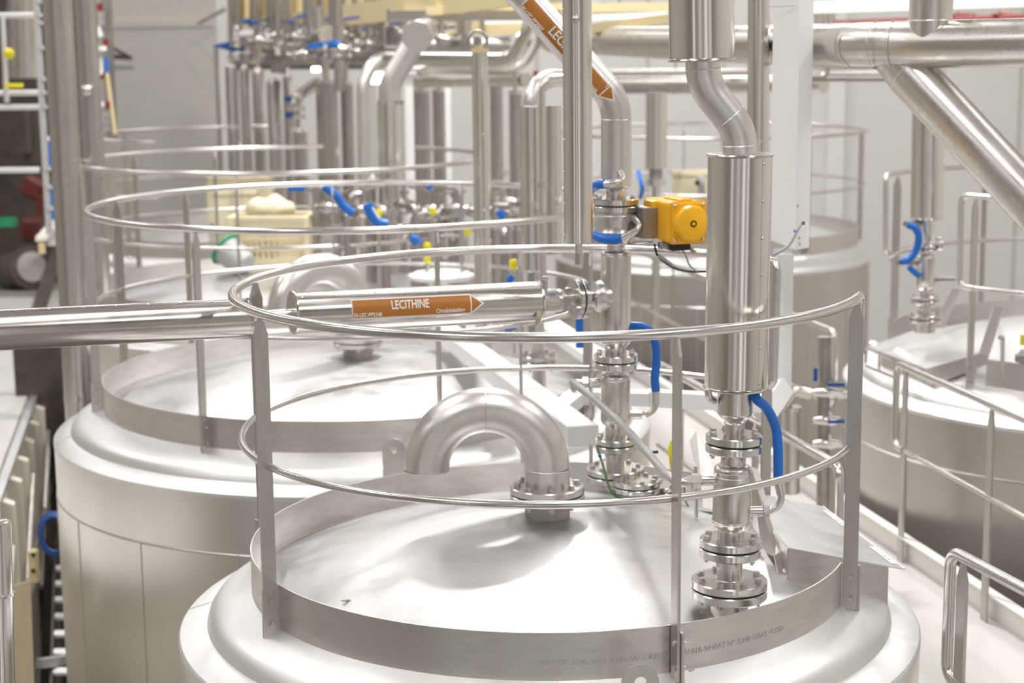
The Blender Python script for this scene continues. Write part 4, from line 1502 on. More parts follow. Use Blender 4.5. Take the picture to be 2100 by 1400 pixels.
obj('elbow', MB().tube(rpath([P(1706, 690, D4), P(1706, 812, D4), P(1738, 808, D4)], .05, 6), .022, n=12), PIPE, k4)

# ------------------------------------------------------------------ pipes overhead at the right
def big(label, name='overhead_pipe'):
    return thing(name, (0, 0, 0), label, 'pipe')


DT = 7.4
hb = [P(1800, 92, 7.35) + (P(2200, 86, 6.9) - P(1800, 92, 7.35)) * 3, P(1800, 92, 7.35), P(1740, 93, 7.55), P(1505, 91, 9.2), P(1220, 84, 12.4), P(1130, 82, 14.0)]
op = thing('overhead_pipe', tuple((hb[1] + hb[2]) / 2 - V((0, 0, .12))), 'large bare stainless pipe running across the top right, with branch and weld rings', 'pipe')
rbig = .0985
obj('main_pipe', MB().tube(rpath(hb, [3, .6, 3, 3], 5), rbig, n=40), PIPE, op, smooth=60)
for x, dx in ((1736, 0), (1795, 0), (1832, 0), (1905, 0)):
    tt = (2200 - x) / 400
    c = P(x, lerp(86, 92, min(1, tt)), lerp(6.9, 7.35, tt)) if x > 1800 else P(x, 92.5, lerp(7.35, 7.55, (1800 - x) / 60))
    weld(op, c, hb[0] - hb[1], rbig + .0005, .003)
ub = P(1906, 90, 7.22)
obj('branch', MB().cyl(ub, ub + (P(1913, -60, 7.22) - ub).normalized() * 4.6, S(88, ub), n=40), PIPE, op)
weld(op, P(1909, 42, 7.22), V((0, 0, 1)), S(88, ub), .003)
dg = thing('diagonal_pipe', tuple(P(1840, 140, 7.3)), 'thick bare pipe slanting down to the right edge from the overhead pipe', 'pipe')
da, db = P(1822, 90, 7.38), P(2230, 528, 6.75)
db = da + (db - da) * 2.2
obj('pipe', MB().tube([da, P(1868, 152, 7.33), db], S(101, P(1950, 270, 7.15)), n=44), PIPE, dg)
weld(dg, P(1868, 152, 7.33) - (db - da).normalized() * .0, db - da, S(101, P(1950, 270, 7.15)), .003)

vp_ = thing('clad_pipe', tuple(P(1190, 505, 6.45)), 'vertical clad pipe hanging in the centre, cut off above the round railing', 'pipe')
vpa = P(1186, 497, 6.45)
vpb = vpa + (P(1183, -80, 6.45) - vpa).normalized() * 5.2
c_c = cladding(vp_, vpa, vpb, S(59, vpa), V((-.93, -.37, 0)), 44, rolled=False)
obj('insulation', MB().cyl(vpa + V((0, 0, .004)), vpa + V((0, 0, .008)), S(56, vpa), n=30), DARKM, c_c)
obj('end_bead', MB().prof(vpa, vpa + V((0, 0, 1)), [(0, S(57, vpa)), (0, S(61, vpa)), (.006, S(61, vpa)), (.006, S(57, vpa))], n=40, cap=False), CLAD, c_c)
obj('probe', MB().cyl(P(1187, 497, 6.45), P(1187, 520, 6.45), S(16, vpa), n=16), PIPE, vp_)
hexnut(vp_, P(1188, 531, 6.45), V((0, 0, 1)), S(21, vpa), .04)
screws(c_c, [P(1181, 39, 6.45 - S(59, vpa))], [V((0, -1, 0))], .012, 'round_plug')

vq = thing('clad_pipe', tuple(P(1556, 600, 8.3)), 'vertical clad pipe behind the offset elbow of the thick riser', 'pipe')
cladding(vq, P(1552, 700, 8.3), P(1552, 700, 8.3) + (P(1557, -80, 8.3) - P(1552, 700, 8.3)).normalized() * 6.0, S(45, P(1556, 200, 8.3)), V((.2, -1, 0)), 26, rolled=False)
obj('sleeve', MB().prof(P(1555, 236, 8.3), P(1557, -80, 8.3), [(0, S(46.5, P(1556, 200, 8.3))), (.01, S(47, P(1556, 200, 8.3))), (.012, S(45, P(1556, 200, 8.3)))], n=36, cap=False), CLAD, vq)

# white trunking: tall column and the pieces behind the nearest tank
wt = thing('cable_trunking', tuple(P(1640, 515, 7.9)), 'bright white square trunking column right of the thick riser', 'cable duct')


def boxpx(parent, nm, corners_bottom, ztop_pt, mat):
    b = [V(p) for p in corners_bottom]
    h = V((0, 0, ztop_pt - b[0].z))
    return obj(nm, MB().prism(b, h), mat, parent, smooth=0)


t_a, t_b = P(1631, 512, 7.55), P(1659, 512, 7.62)
ndir = V((t_b.x - t_a.x, t_b.y - t_a.y, 0))
nback = P(1578, 512, 7.95) - t_a
nback.z = 0
ta0 = V((t_a.x, t_a.y, t_a.z))
boxpx(wt, 'column', [ta0, ta0 + ndir, ta0 + ndir + nback, ta0 + nback], CEIL - .02, WHITE)
hole = P(1644, 457, 7.55)
nrm_ = V((ndir.y, -ndir.x, 0)).normalized()
obj('cable_hole', MB().cyl(hole + nrm_ * .0, hole + nrm_ * .012, .008, n=14), BLACK, wt)
for px_, py_ in ((1636, 422), (1639, 488), (1640, 500)):
    obj('slot', MB().box(P(px_, py_, 7.54), (.006, .01, .012)), MARK, wt)
obj('panel_seam', MB().tube([P(1576, 14, 7.85), P(1630, 12, 7.58)], .002, n=5), MARK, wt)
props(obj('cable', MB().tube(smoothpts([P(1644, 455, 7.5), P(1637, 470, 7.45), P(1620, 500, 7.42), P(1600, 516, 7.4), P(1575, 528, 7.45), P(1550, 535, 7.6)]), .0058, n=8), GREYC), 'grey cable coming out of a hole in the white trunking column', 'cable')
props(obj('cable_tie', MB().cyl(P(1633, 473, 7.45), P(1630, 477, 7.45), .010, n=10), BLUE), 'pale blue tie on the grey cable below the white column hole', 'cable tie')

wu = thing('cable_trunking', tuple(P(1600, 800, 8.0)), 'lower white trunking post that bends left behind the thick riser', 'cable duct')
mb = MB()
mb.bar(P(1603, 800, 7.95), P(1608, 520, 7.95), .075, .10, up=(0, -1, 0))
obj('upright', mb, WHITE, wu, smooth=0)
obj('gusset', MB().prism([P(1586, 510, 7.99), P(1626, 508, 7.99), P(1596, 618, 7.99), P(1586, 640, 7.99)], (0, .006, 0)), WHITE, wu, smooth=0)
obj('elbow', MB().bar(P(1600, 796, 7.9), P(1566, 846, 7.7), .09, .10, up=(0, -1, 0)), WHITE, wu, smooth=0)
obj('crosspiece', MB().bar(P(1575, 828, 7.7), P(1330, 815, 7.7), .085, .07, up=(0, 0, 1)), WHITE, wu, smooth=0)
obj('crosspiece', MB().bar(P(1335, 816, 7.7), P(1180, 812, 7.8), .10, .06, up=(0, 0, 1)), WHITE, wu, smooth=0)
obj('crosspiece', MB().bar(P(1185, 812, 7.8), P(1100, 880, 7.3), .09, .06, up=(0, 0, 1)), WHITE, wu, smooth=0)
wv = thing('cable_trunking', tuple(P(1190, 925, 7.05)), 'long white trunking beam running back from its closed end above the rear collar', 'cable duct')
o_a = P(1196, 893, 7.1)
o_b = P(905, 668, 9.9)
o_b.z = o_a.z
obj('beam', MB().bar(o_a, o_b, .135, .085, up=(0, 0, 1), bev=.004), WHITE, wv, smooth=0)
obj('end_cap', MB().bar(o_a + (o_a - o_b).normalized() * .004, o_a - (o_a - o_b).normalized() * .05, .139, .089, up=(0, 0, 1), bev=.004), WHITE, wv, smooth=0)
wx = thing('cable_trunking', tuple(P(1010, 725, 9.0)), 'white trunking lid piece leading back between the first two tanks', 'cable duct')
o_c = P(1240, 745, 9.4)
o_d = P(1120, 690, 10.8)
o_d.z = o_c.z
obj('beam', MB().bar(o_c, o_d, .16, .05, up=(0, 0, 1)), WHITE, wx, smooth=0)

# ------------------------------------------------------------------ the far end of the hall
def vcyl(parent, x0, x1, yt, yb, d, mat=PIPE, nm='shell', n=32, top=None, conical=0.0, ground=False):
    a, b = P((x0 + x1) / 2 + (yb - yt) * .012, yb, d), P((x0 + x1) / 2, yt, d)
    b = V((a.x, a.y, b.z))
    r = S(x1 - x0, (a + b) / 2)
    if ground:
        a.z = -ZC + .01
    if conical:
        L = (b - a).length
        mb = MB().prof(a, b, [(0, r), (L - conical, r), (L - conical * .35, r * .82), (L, r * .45)], n=n)
    else:
        mb = MB().cyl(a, b, r, n=n)
    return obj(nm, mb, mat, parent), a, b, r


FARG = 'slim upright vessels in the far battery under the cream beams'
far = [
    # x0, x1, ytop, ybot, depth, label
    (449, 458, 96, 352, 19.0, 'thin upright pipe at the left edge of the far vessel battery'),
    (470, 496, 130, 356, 19.2, 'slim steel vessel, leftmost of the far battery'),
    (499, 520, 134, 356, 18.6, 'slim steel vessel, second from the left in the far battery'),
    (524, 548, 138, 356, 19.2, 'slim steel vessel, third from the left in the far battery'),
    (553, 583, 160, 356, 18.2, 'wider steel vessel with flat top in the middle of the far battery'),
    (586, 604, 150, 356, 19.4, 'slim steel vessel just left of the far bent outlet pipe'),
    (606, 634, 262, 356, 18.6, 'short steel vessel under the far bent outlet pipe'),
]
for i, (x0, x1, yt, yb, d, lb) in enumerate(far):
    t = thing('filter_vessel' if i else 'upright_pipe', tuple(P((x0 + x1) / 2, yb, d)), lb, 'vessel' if i else 'pipe', FARG if i else None)
    o_, a, b, r = vcyl(t, x0, x1, yt, 470, d, FARM, conical=.06 if i else 0, ground=True)
    if i in (1, 2, 3, 5):
        tp = b + V((0, 0, .0))
        obj('outlet_pipe', MB().cyl(tp, tp + V((0, 0, .16)), r * .35, n=14), PIPE, t)
        obj('clamp', MB().cyl(tp + V((0, 0, .05)), tp + V((0, 0, .085)), r * .6, n=16), FLNG, t)
        obj('lever', MB().box(tp + V((-.02, -.08, .17)), (.20, .035, .045), Matrix.Rotation(.25, 4, 'Y')), BLUED, t)
    if i == 0:
        obj('lever', MB().bar(b + V((-.02, 0, .0)), b + V((.28, 0, .06)), .04, .045), BLUED, t)

BODY = [
    (650, 694, 168, 345, 17.0, 'wide steel vessel left of the curved pipe in the far centre'),
    (700, 726, 172, 345, 17.2, 'steel vessel behind the curved pipe in the far centre'),
    (1004, 1030, 175, 500, 15.0, 'dark tall vessel right of the tall central pipe'),
    (1043, 1070, 190, 470, 14.0, 'tall vessel immediately left of the two clad columns'),
    (850, 884, 186, 560, 15.5, 'tall grey vessel between the two pale posts'),
    (888, 916, 186, 470, 16.5, 'grey vessel behind the right pale post'),
]
for x0, x1, yt, yb, d, lb in BODY:
    t = thing('process_vessel', tuple(P((x0 + x1) / 2, yb, d)), lb, 'vessel')
    o_, a, b, r = vcyl(t, x0, x1, yt, yb, d, FARM, ground=True)
    obj('top_rim', MB().cyl(b - V((0, 0, .01)), b + V((0, 0, .02)), r * 1.04, n=30), FLNG, t)
    obj('outlet_pipe', MB().cyl(b, b + V((0, 0, .22)), r * .35, n=16), PIPE, t)

# curved pipe rising left of the slanted one
t = thing('curved_pipe', tuple(P(752, 560, 15.0)), 'curved pipe with a large bend in the far centre, left of the slanted capped pipe', 'pipe')
obj('pipe', MB().tube(rpath([P(750, 560, 15.0), P(744, 122, 15.0), P(860, 118, 15.6)], .30, 10), S(27, P(745, 300, 15)), n=24), MATT, t, smooth=60)
t = thing('curved_pipe', tuple(P(622, 262, 17.0)), 'bent outlet pipe with small blue valves in the far battery', 'pipe')
obj('pipe', MB().tube(rpath([P(604, 262, 17.0), P(606, 200, 17.0), P(655, 168, 17.4)], .14, 8), .055, n=20), PIPE, t, smooth=60)
q = P(607, 218, 16.9)
for dz in (0.09, -.02, -.10):
    c_ = q + V((0, -.03, dz))
    obj('clamp', MB().cyl(c_ - V((.0, 0, .02)), c_ + V((0, 0, .02)), .09, n=20), FLNG, t)
obj('lever', MB().box(P(591, 203, 16.8), (.07, .03, .05)), BLUED, t)
obj('lever', MB().box(P(593, 236, 16.8), (.07, .03, .06)), BLUED, t)

# slanted pipe with the big blank end and its clad column
t = thing('capped_pipe', tuple(P(802, 600, 13.0)), 'slanted pipe with a round blank end disc on top of a clad column, far centre', 'pipe')
dS = 13.0
rS_ = S(46, P(810, 180, dS))
top_ = P(858, 76, dS - .1)
obj('column_pipe', MB().tube(rpath([P(801, 560, dS), P(799, 172, dS), P(866, 62, dS)], .28, 10), rS_, n=28), MATT, t, smooth=60)
q0 = P(855, 74, dS - .28)
dirc = (V((0, 0, 0)) - q0).normalized()
dirc = V((-0.02, -1, -.05)).normalized()
obj('blank_disc', MB().prof(q0 - dirc * .05, q0, [(0, S(58, q0)), (.01, S(64, q0)), (.045, S(64, q0)), (.05, S(62, q0))], n=40), BAND, t)
obj('manifold', MB().cyl(q0 - dirc * .04, q0 - dirc * .9, S(56, q0), n=32), DARKM, t)
o_, a, b, r = vcyl(t, 776, 829, 214, 428, dS, CLAD, 'cladding', 40)
for k in range(7):
    g = k * 2 * pi / 7
    obj('rim_bolt', MB().cyl(b + V((cos(g) * r * .93, sin(g) * r * .93, 0)), b + V((cos(g) * r * .93, sin(g) * r * .93, .03)), .012, n=8), BOLT, t)
vcyl(t, 782, 824, 428, 470, dS, DARKM, 'column_foot')

# pale posts
for x0, x1, yt, yb, d, lb in ((836, 852, 152, 500, 14.2, 'bluish white square post, wider one right of the clad column'), (915, 927, 150, 470, 15.6, 'bluish white slim post in the far centre'), ):
    t = thing('support_post', tuple(P((x0 + x1) / 2, yb, d)), lb, 'post')
    a, b = P((x0 + x1) / 2 + 3, yb + 60, d), P((x0 + x1) / 2, yt, d)
    a.z = -ZC + .01
    obj('post', MB().bar(a, V((a.x, a.y, b.z)), 2 * S(x1 - x0, b), 2 * S(x1 - x0, b), up=(0, -1, 0)), WHITE, t, smooth=0)
    obj('head_plate', MB().box(V((a.x, a.y, b.z)) + V((0, 0, .01)), (.12, .12, .02)), WHITE, t, smooth=0)

# tall central pipe, its valve top
t = thing('upright_pipe', tuple(P(988, 640, 9.9)), 'tall central upright clad pipe between the second and third tank railings', 'pipe')
o_, a, b, r = vcyl(t, 968, 1001, 106, 640, 9.9, CLAD, 'cladding', 36, ground=True)
qv = P(979, 84, 9.9)
obj('valve_wheel', MB().tube([qv + V((cos(g) * .055, 0, sin(g) * .055)) for g in [2 * pi * i / 24 for i in range(24)]], .010, n=8, closed=True), DARKM, t)
obj('valve_hub', MB().cyl(qv + V((0, -.02, 0)), qv + V((0, .05, 0)), .025, n=14), DARKM, t)
obj('valve_stem', MB().cyl(b, qv, .02, n=12), CREAM, t)
obj('collar', MB().cyl(b - V((0, 0, .005)), b + V((0, 0, .02)), r * 1.1, n=30), CREAM, t)
screws(o_, [V((a.x + r * .35, a.y - r * .94, P(988, y, 9.9).z)) for y in (275, 430)], [V((0, -1, 0))] * 2, .008)

# two clad columns with the arch on top
dd_ = 9.0
t = thing('clad_pipe', tuple(P(1096, 700, dd_)), 'pair of clad columns joined by an arch bend, left of the hanging clad pipe', 'pipe')
a0, b0 = P(1094, 556, dd_), P(1094, 216, dd_)
cladding(t, a0, V((a0.x, a0.y, b0.z)), S(50, a0), V((.9, -.45, 0)), 6)
a1, b1 = P(1134, 520, dd_ + .25), P(1134, 216, dd_ + .25)
cladding(t, a1, V((a1.x, a1.y, b1.z)), S(38, a1), V((-.9, -.45, 0)), 6, rolled=False)
obj('arch_pipe', MB().tube(rpath([V((a0.x, a0.y, b0.z - .1)), V((a0.x, a0.y, P(1110, 160, dd_).z)), P(1215, 163, dd_ + .3)], .14, 10), S(38, b0), n=28), MATT, t, smooth=60)
obj('tracer_tube', MB().tube(rpath([P(1114, 620, dd_ - .15), P(1112, 163, dd_ - .15), P(1160, 158, dd_ - .15)], .07, 8), .017, n=14), PIPE, t)
obj('tracer_union', MB().cyl(P(1113, 386, dd_ - .15), P(1113, 372, dd_ - .15), .032, n=6), FLNG, t)
obj('column_foot', MB().cyl(P(1096, 700, dd_), a0, S(26, a0), n=20), DARKM, t)
flange_pair(t, P(1104, 738, dd_), (0, 0, 1), S(78, a0), .028, .004, 8, .014, bolts=True)
obj('lower_pipe', MB().cyl(P(1106, 800, dd_), P(1100, 556, dd_), S(28, a0), n=24), PIPE, t)
props(obj('hose', MB().tube([P(1188, 640, 7.6), P(1189, 712, 7.6)], .018, n=14), BLUE), 'vertical blue hose piece behind the flange of the labelled pipe', 'hose')
props(obj('hose', MB().tube(smoothpts([P(1041, 590, 8.6), P(1046, 573, 8.6), P(1052, 566, 8.6)]), .018, n=12), BLUE), 'short blue hose tip above the labelled pipe, left of its flange', 'hose')
props(obj('hose', MB().tube(smoothpts([P(1035, 675, 9), P(1045, 673, 9), P(1058, 671, 9)]), .014, n=12), BLUE), 'small blue hose piece just under the labelled pipe', 'hose')

# horizontal bright pipe with the elbow, and the pipes behind
t = thing('overhead_pipe', tuple(P(940, 130, 13.6)), 'wide horizontal pipe in the far centre ending in a bright upturned elbow', 'pipe')
obj('pipe', MB().tube(rpath([P(800, 128, 14.6), P(1060, 128, 13.4), P(1100, 60, 13.2), P(1100, 20, 13.2)], .3, 10), S(50, P(1000, 128, 13.6)), n=32), CLAD, t, smooth=60)
for y0, y1, d0, d1, wpx, lb in ((166, 163, 15.5, 14.0, 26, 'horizontal pipe crossing below the bright elbow pipe in the far centre'),
                                (175, 172, 17.5, 15.5, 34, 'broad horizontal pipe far behind the slanted labelled pipe'),
                                (148, 147, 17.0, 16.0, 12, 'thin horizontal pipe far behind the riser pipes'),
                                (20, 18, 16.0, 15.0, 16, 'thin cream-lit pipe along the top right of centre')):
    x0, x1 = ((850, 1080) if wpx == 26 else (1250, 1690) if wpx == 34 else (1210, 1560) if wpx == 12 else (1160, 1380))
    t = thing('horizontal_pipe', tuple(P((x0 + x1) / 2, (y0 + y1) / 2, (d0 + d1) / 2)), lb, 'pipe')
    obj('pipe', MB().cyl(P(x0, y0, d0), P(x1, y1, d1), S(wpx, P(x0, y0, d0)), n=28), PIPE, t)
    m_ = P((x0 + x1) / 2, (y0 + y1) / 2, (d0 + d1) / 2)
    obj('hanger', MB().cyl(m_, V((m_.x, m_.y, CEIL)), .008, n=8), DARKM, t)
    for f_ in (.3, .65):
        c_ = P(lerp(x0, x1, f_), lerp(y0, y1, f_), lerp(d0, d1, f_))
        obj('pipe_clamp', MB().cyl(c_ - V((.02, 0, 0)), c_ + V((.02, 0, 0)), S(wpx, c_) * 1.12, n=26), FLNG, t)
t = thing('horizontal_pipe', tuple(P(1780, 152, 13.0)), 'pipe under the big overhead pipe at the right, with a bent thin tube', 'pipe')
obj('pipe', MB().tube(rpath([P(1665, 152, 13.0), P(1905, 152, 13.0), P(1925, 240, 12.8)], .25, 8), S(30, P(1780, 152, 13)), n=26), PIPE, t, smooth=60)
obj('tracer_tube', MB().tube(rpath([P(1660, 158, 12.8), P(1694, 157, 12.8), P(1698, 126, 12.8)], .05, 6), .022, n=12), DARKM, t)
t = thing('upright_pipe', tuple(P(1344, 400, 15.0)), 'grey upright clad pipe seen between the two risers, with blurred valve below', 'pipe')
vcyl(t, 1323, 1365, 190, 345, 15.0, CLAD, 'cladding')
vcyl(t, 1331, 1358, 345, 372, 15.0, DARKM, 'valve_neck')
vcyl(t, 1326, 1364, 366, 380, 15.0, FLNG, 'flange')
vcyl(t, 1336, 1354, 380, 450, 15.0, PIPE, 'pipe', ground=True)
props(obj('hose', MB().tube(smoothpts([P(1309, 352, 15), P(1314, 372, 14.9), P(1317, 388, 14.9), P(1313, 405, 15)]), .02, n=10), BLUE), 'thin blue hose behind the actuator, left of the grey upright pipe', 'hose')
for nx, (x0, x1, lb) in enumerate(((1668, 1690, 'grey upright pipe just right of the white trunking column, under the beam'), (1693, 1712, 'second grey upright pipe right of the white trunking column'))):
    t = thing('upright_pipe', tuple(P(x0 + 8, 50, 16)), lb, 'pipe')
    vcyl(t, x0, x1, -20, 54, 16.0, PIPE)

# beams: white one at the right, red pipe, cream platform at the left
t = thing('roof_beam', tuple(P(1800, 12, 14.5)), 'white steel beam along the top right above the overhead pipe', 'beam')
obj('web', MB().bar(P(1667, 14, 15.0), P(1667, 14, 15.0) + (P(2150, 2, 13.0) - P(1667, 14, 15.0)) * 1.8, .12, .10, up=(0, 0, 1)), WHITE, t, smooth=0)
obj('flange', MB().bar(P(1667, 26, 15.0), P(1667, 26, 15.0) + (P(2150, 12, 13.0) - P(1667, 26, 15.0)) * 1.8, .20, .014, up=(0, 0, 1)), WHITE, t, smooth=0)
t = thing('red_pipe', tuple(P(1800, 46, 16)), 'red sprinkler pipe with couplings at the top right', 'pipe')
obj('pipe', MB().cyl(P(1700, 51, 17.0), P(1700, 51, 17.0) + (P(2120, 38, 14.0) - P(1700, 51, 17.0)) * 1.8, .045, n=18), RED, t)
for x in (1975, 2062):
    c_ = P(x, 34, lerp(17, 14, (x - 1700) / 420))
    obj('coupling', MB().cyl(c_ + V((-.05, 0, -.02)), c_ + V((.05, 0, -.02)), .065, n=20), RED, t)
    obj('coupling_lug', MB().box(c_ + V((-.09, 0, 0)), (.03, .05, .05)), RED, t)
    obj('coupling_lug', MB().box(c_ + V((.09, 0, 0)), (.03, .05, .05)), RED, t)
t = thing('red_post', tuple(P(1098, 170, 17)), 'narrow red upright pipe behind the arch of the clad columns', 'pipe')
vcyl(t, 1093, 1103, 145, 260, 17.0, RED, 'pipe', ground=True)

cp = thing('steel_platform', tuple(P(800, 40, 17)), 'cream painted steel platform structure along the top centre with slanting edge beam', 'platform')
za = P(470, 66, 21.0)
zb2 = P(1170, -12, 13.0)
obj('edge_beam', MB().bar(P(478, 64, 21.0), P(1170, -30, 12.2), .08, .20, up=(0, 0, 1)), CREAM, cp, smooth=0)
obj('back_wall', MB().prism([P(478, 70, 21.2), P(920, 40, 18.0), P(920, -60, 18.0), P(478, -60, 21.2)], (0, .05, 0)), CREAM, cp, smooth=0)
for k in range(9):
    x = 486 + k * 22
    obj('stiffener', MB().bar(P(x, 66 - k * 1.2, 21.0 - k * .16), P(x, -50, 21.0 - k * .16), .05, .12, up=(0, -1, 0)), CREAM, cp, smooth=0)
obj('corner_post', MB().bar(P(476, 84, 20.8), P(474, -60, 20.8), .09, .10, up=(0, -1, 0)), DARKM, cp, smooth=0)
for (x0, y0, x1, y1, d0, d1, h_) in ((880, 22, 1380, 14, 14.5, 13.5, .07), (1000, 45, 1375, 30, 16, 15, .05), (1210, 60, 1380, 38, 12, 11.5, .06), (860, 60, 1100, 56, 17, 16, .12), (560, 76, 900, 66, 19, 17, .09)):
    obj('cross_beam', MB().bar(P(x0, y0, d0), P(x1, y1, d1), .10, h_, up=(0, 0, 1)), CREAM if h_ != .05 else PILM, cp, smooth=0)
du = thing('air_duct', tuple(P(930, 32, 14.8)), 'grey rectangular duct under the cream platform, above the capped pipe', 'duct')
obj('duct', MB().bar(P(820, 32, 15.2), P(1130, 31, 13.6), .22, .085, up=(0, 0, 1)), BAND, du, smooth=0)
obj('duct_flange', MB().bar(P(818, 32, 15.22), P(824, 32, 15.18), .25, .11, up=(0, 0, 1)), FLNG, du, smooth=0)

# blurred fittings in the battery: one valve kind, copied with its parts
def copy_thing(root, loc, rz, sc, label=None):
    r = root.copy()
    COL.objects.link(r)
    r.location = (loc[0], loc[1], loc[2] + ZC)
    r.rotation_euler = (0, 0, rz)
    r.scale = (sc, sc, sc)
    if label:
        r['label'] = label
    for ch in list(root.children):
        c = ch.copy()
        COL.objects.link(c)
        c.parent = r
        for g in list(ch.children):
            d = g.copy()
            COL.objects.link(d)
            d.parent = c
    return r


def valve_proto(loc, label, lever=BLUED, up=1):
    t = thing('pipe_valve', loc, label, 'valve', 'blurred valves clustered under the cream platform')
    l = V(loc)
    obj('body', MB().prof(l + V((-.11, 0, .0)), l + V((1, 0, .0)), [(0, .05), (.02, .05), (.021, .03), (.06, .035), (.10, .06), (.13, .06), (.17, .035), (.20, .03), (.201, .05), (.22, .05)], n=20), FARM, t)
    obj('bonnet', MB().prof(l + V((0, 0, .04)), l + V((0, 0, 1.04)), [(0, .03), (.05, .022), (.051, .04), (.08, .04), (.081, .015), (.12, .015)], n=16), FARM, t)
    obj('lever', MB().bar(l + V((0, 0, .15)), l + V((.20, -.04, .17)), .03, .02), lever, t)
    obj('feed_pipe', MB().tube(rpath([l + V((-.10, 0, 0)), l + V((-.19, 0, 0)), l + V((-.19, 0, (.9 if up else -1.1)))], .05, 5), .024, n=12), FARM, t)
    return t


random.seed(11)
VL = 'one of the small steel valves with blue levers blurred under the cream platform'
vp0 = valve_proto(tuple(P(560, 104, 18.0)), VL)
for k in range(34):
    x = random.uniform(490, 970)
    y = random.uniform(74, 116)
    copy_thing(vp0, P(x, y, random.uniform(15.5, 18.5)), random.uniform(0, 3.1), random.uniform(.8, 1.3))
fitp = thing('pipe_fitting', tuple(P(700, 90, 16.5)), 'one of the rounded pipe pieces crossing under the cream platform', 'pipe fitting', 'blurred pipe pieces under the cream platform')
l = P(700, 90, 16.5)
obj('tee', MB().cyl(l + V((-.3, 0, 0)), l + V((.3, 0, 0)), .06, n=20), DARKM, fitp)
obj('branch', MB().cyl(l, l + V((0, 0, .24)), .05, n=18), PIPE, fitp)
obj('clamp', MB().cyl(l + V((-.3, 0, 0)), l + V((-.26, 0, 0)), .085, n=20), FLNG, fitp)
for k in range(26):
    x = random.uniform(560, 960)
    y = random.uniform(66, 124)
    copy_thing(fitp, P(x, y, random.uniform(15.8, 18.8)), random.uniform(0, 3.1), random.uniform(.8, 1.5))
# large manifold pipe behind the battery top
t = thing('horizontal_pipe', tuple(P(640, 125, 18.0)), 'dark horizontal manifold pipe over the far vessel battery', 'pipe')
obj('pipe', MB().tube(rpath([P(572, 150, 18.0), P(574, 118, 18.0), P(760, 118, 17.6)], .12, 6), .085, n=20), DARKM, t, smooth=60)
t = thing('horizontal_pipe', tuple(P(600, 88, 19.6)), 'broad pipe along the back of the far battery above the vessels', 'pipe')
obj('pipe', MB().cyl(P(520, 96, 20.2), P(840, 92, 18.4), .09, n=22), DARKM, t)
t = thing('lever_valve', tuple(P(690, 100, 15.1)), 'larger valve with a bright blue lever standing out under the cream platform', 'valve')
l = P(694, 104, 15.1)
obj('lever', MB().bar(P(636, 95, 15.2), P(692, 88, 15.0), .05, .045), BLUE, t)
obj('body', MB().prof(l + V((-.12, 0, 0)), l + V((1, 0, 0)), [(0, .08), (.03, .08), (.031, .05), (.09, .075), (.15, .075), (.209, .05), (.21, .08), (.24, .08)], n=24), FARM, t)
obj('stem', MB().cyl(l, P(692, 88, 15.05), .02, n=12), FARM, t)
obj('pipe', MB().cyl(l - V((0, 0, .35)), l + V((0, 0, .6)), .045, n=16), FARM, t)
# glowing bars; the first one stands for window glare behind the slanted pipe
for (p_, q_, w_, h_, lb_) in ((P(756, 160, 19.5), P(802, 160, 19.3), .06, .12, 'bright glowing bar for the window glare behind the slanted capped pipe'),
                          (P(992, 66, 17.0), P(1062, 64, 16.6), .06, .035, 'bright strip lamp above the bright elbow in the far centre'),
                          (P(1068, 64, 15.4), P(1083, 80, 15.4), .05, .10, 'small square bright lamp beside the bright elbow'),
                          (P(622, 84, 18.4), P(626, 84, 18.4), .05, .05, 'small round bright lamp under the cream platform at the left'),
                          (P(640, 142, 18.9), P(656, 142, 18.9), .05, .05, 'short bright lamp above the bent outlet pipe')):
    t = thing('glow_bar', tuple((p_ + q_) / 2), lb_, 'lamp')
    obj('tube', MB().bar(p_, q_, w_, h_, up=(0, 0, 1)), GLOWM, t)
    m_ = (p_ + q_) / 2
    obj('hanger', MB().cyl(m_ + V((0, .03, 0)), V((m_.x, m_.y + .03, CEIL)), .006, n=6), DARKM, t)

# dark pipes added to fill the darkness at the back of the far battery
random.seed(5)
for k in range(9):
    y = 76 + k * 6.5
    x0, x1 = random.uniform(486, 640), random.uniform(760, 965)
    t = thing('horizontal_pipe', tuple(P((x0 + x1) / 2, y, 20.6)), 'one of the dark horizontal pipes added for the darkness under the cream platform', 'pipe', 'dark pipes added for the darkness under the cream platform')
    obj('pipe', MB().cyl(P(x0, y, 21.0), P(x1, y - 2, 19.6), .05 + .02 * (k % 3), n=18), DARKM, t)
    m_ = P(lerp(x0, x1, .5), y - 1, 20.3)
    obj('hanger', MB().cyl(m_, V((m_.x, m_.y, CEIL)), .008, n=8), DARKM, t)
    for f_ in (.3, .7):
        c_ = P(lerp(x0, x1, f_), lerp(y, y - 2, f_), lerp(21.0, 19.6, f_))
        obj('clamp', MB().cyl(c_ - V((.03, 0, 0)), c_ + V((.03, 0, 0)), .085 + .02 * (k % 3), n=18), FLNG, t)

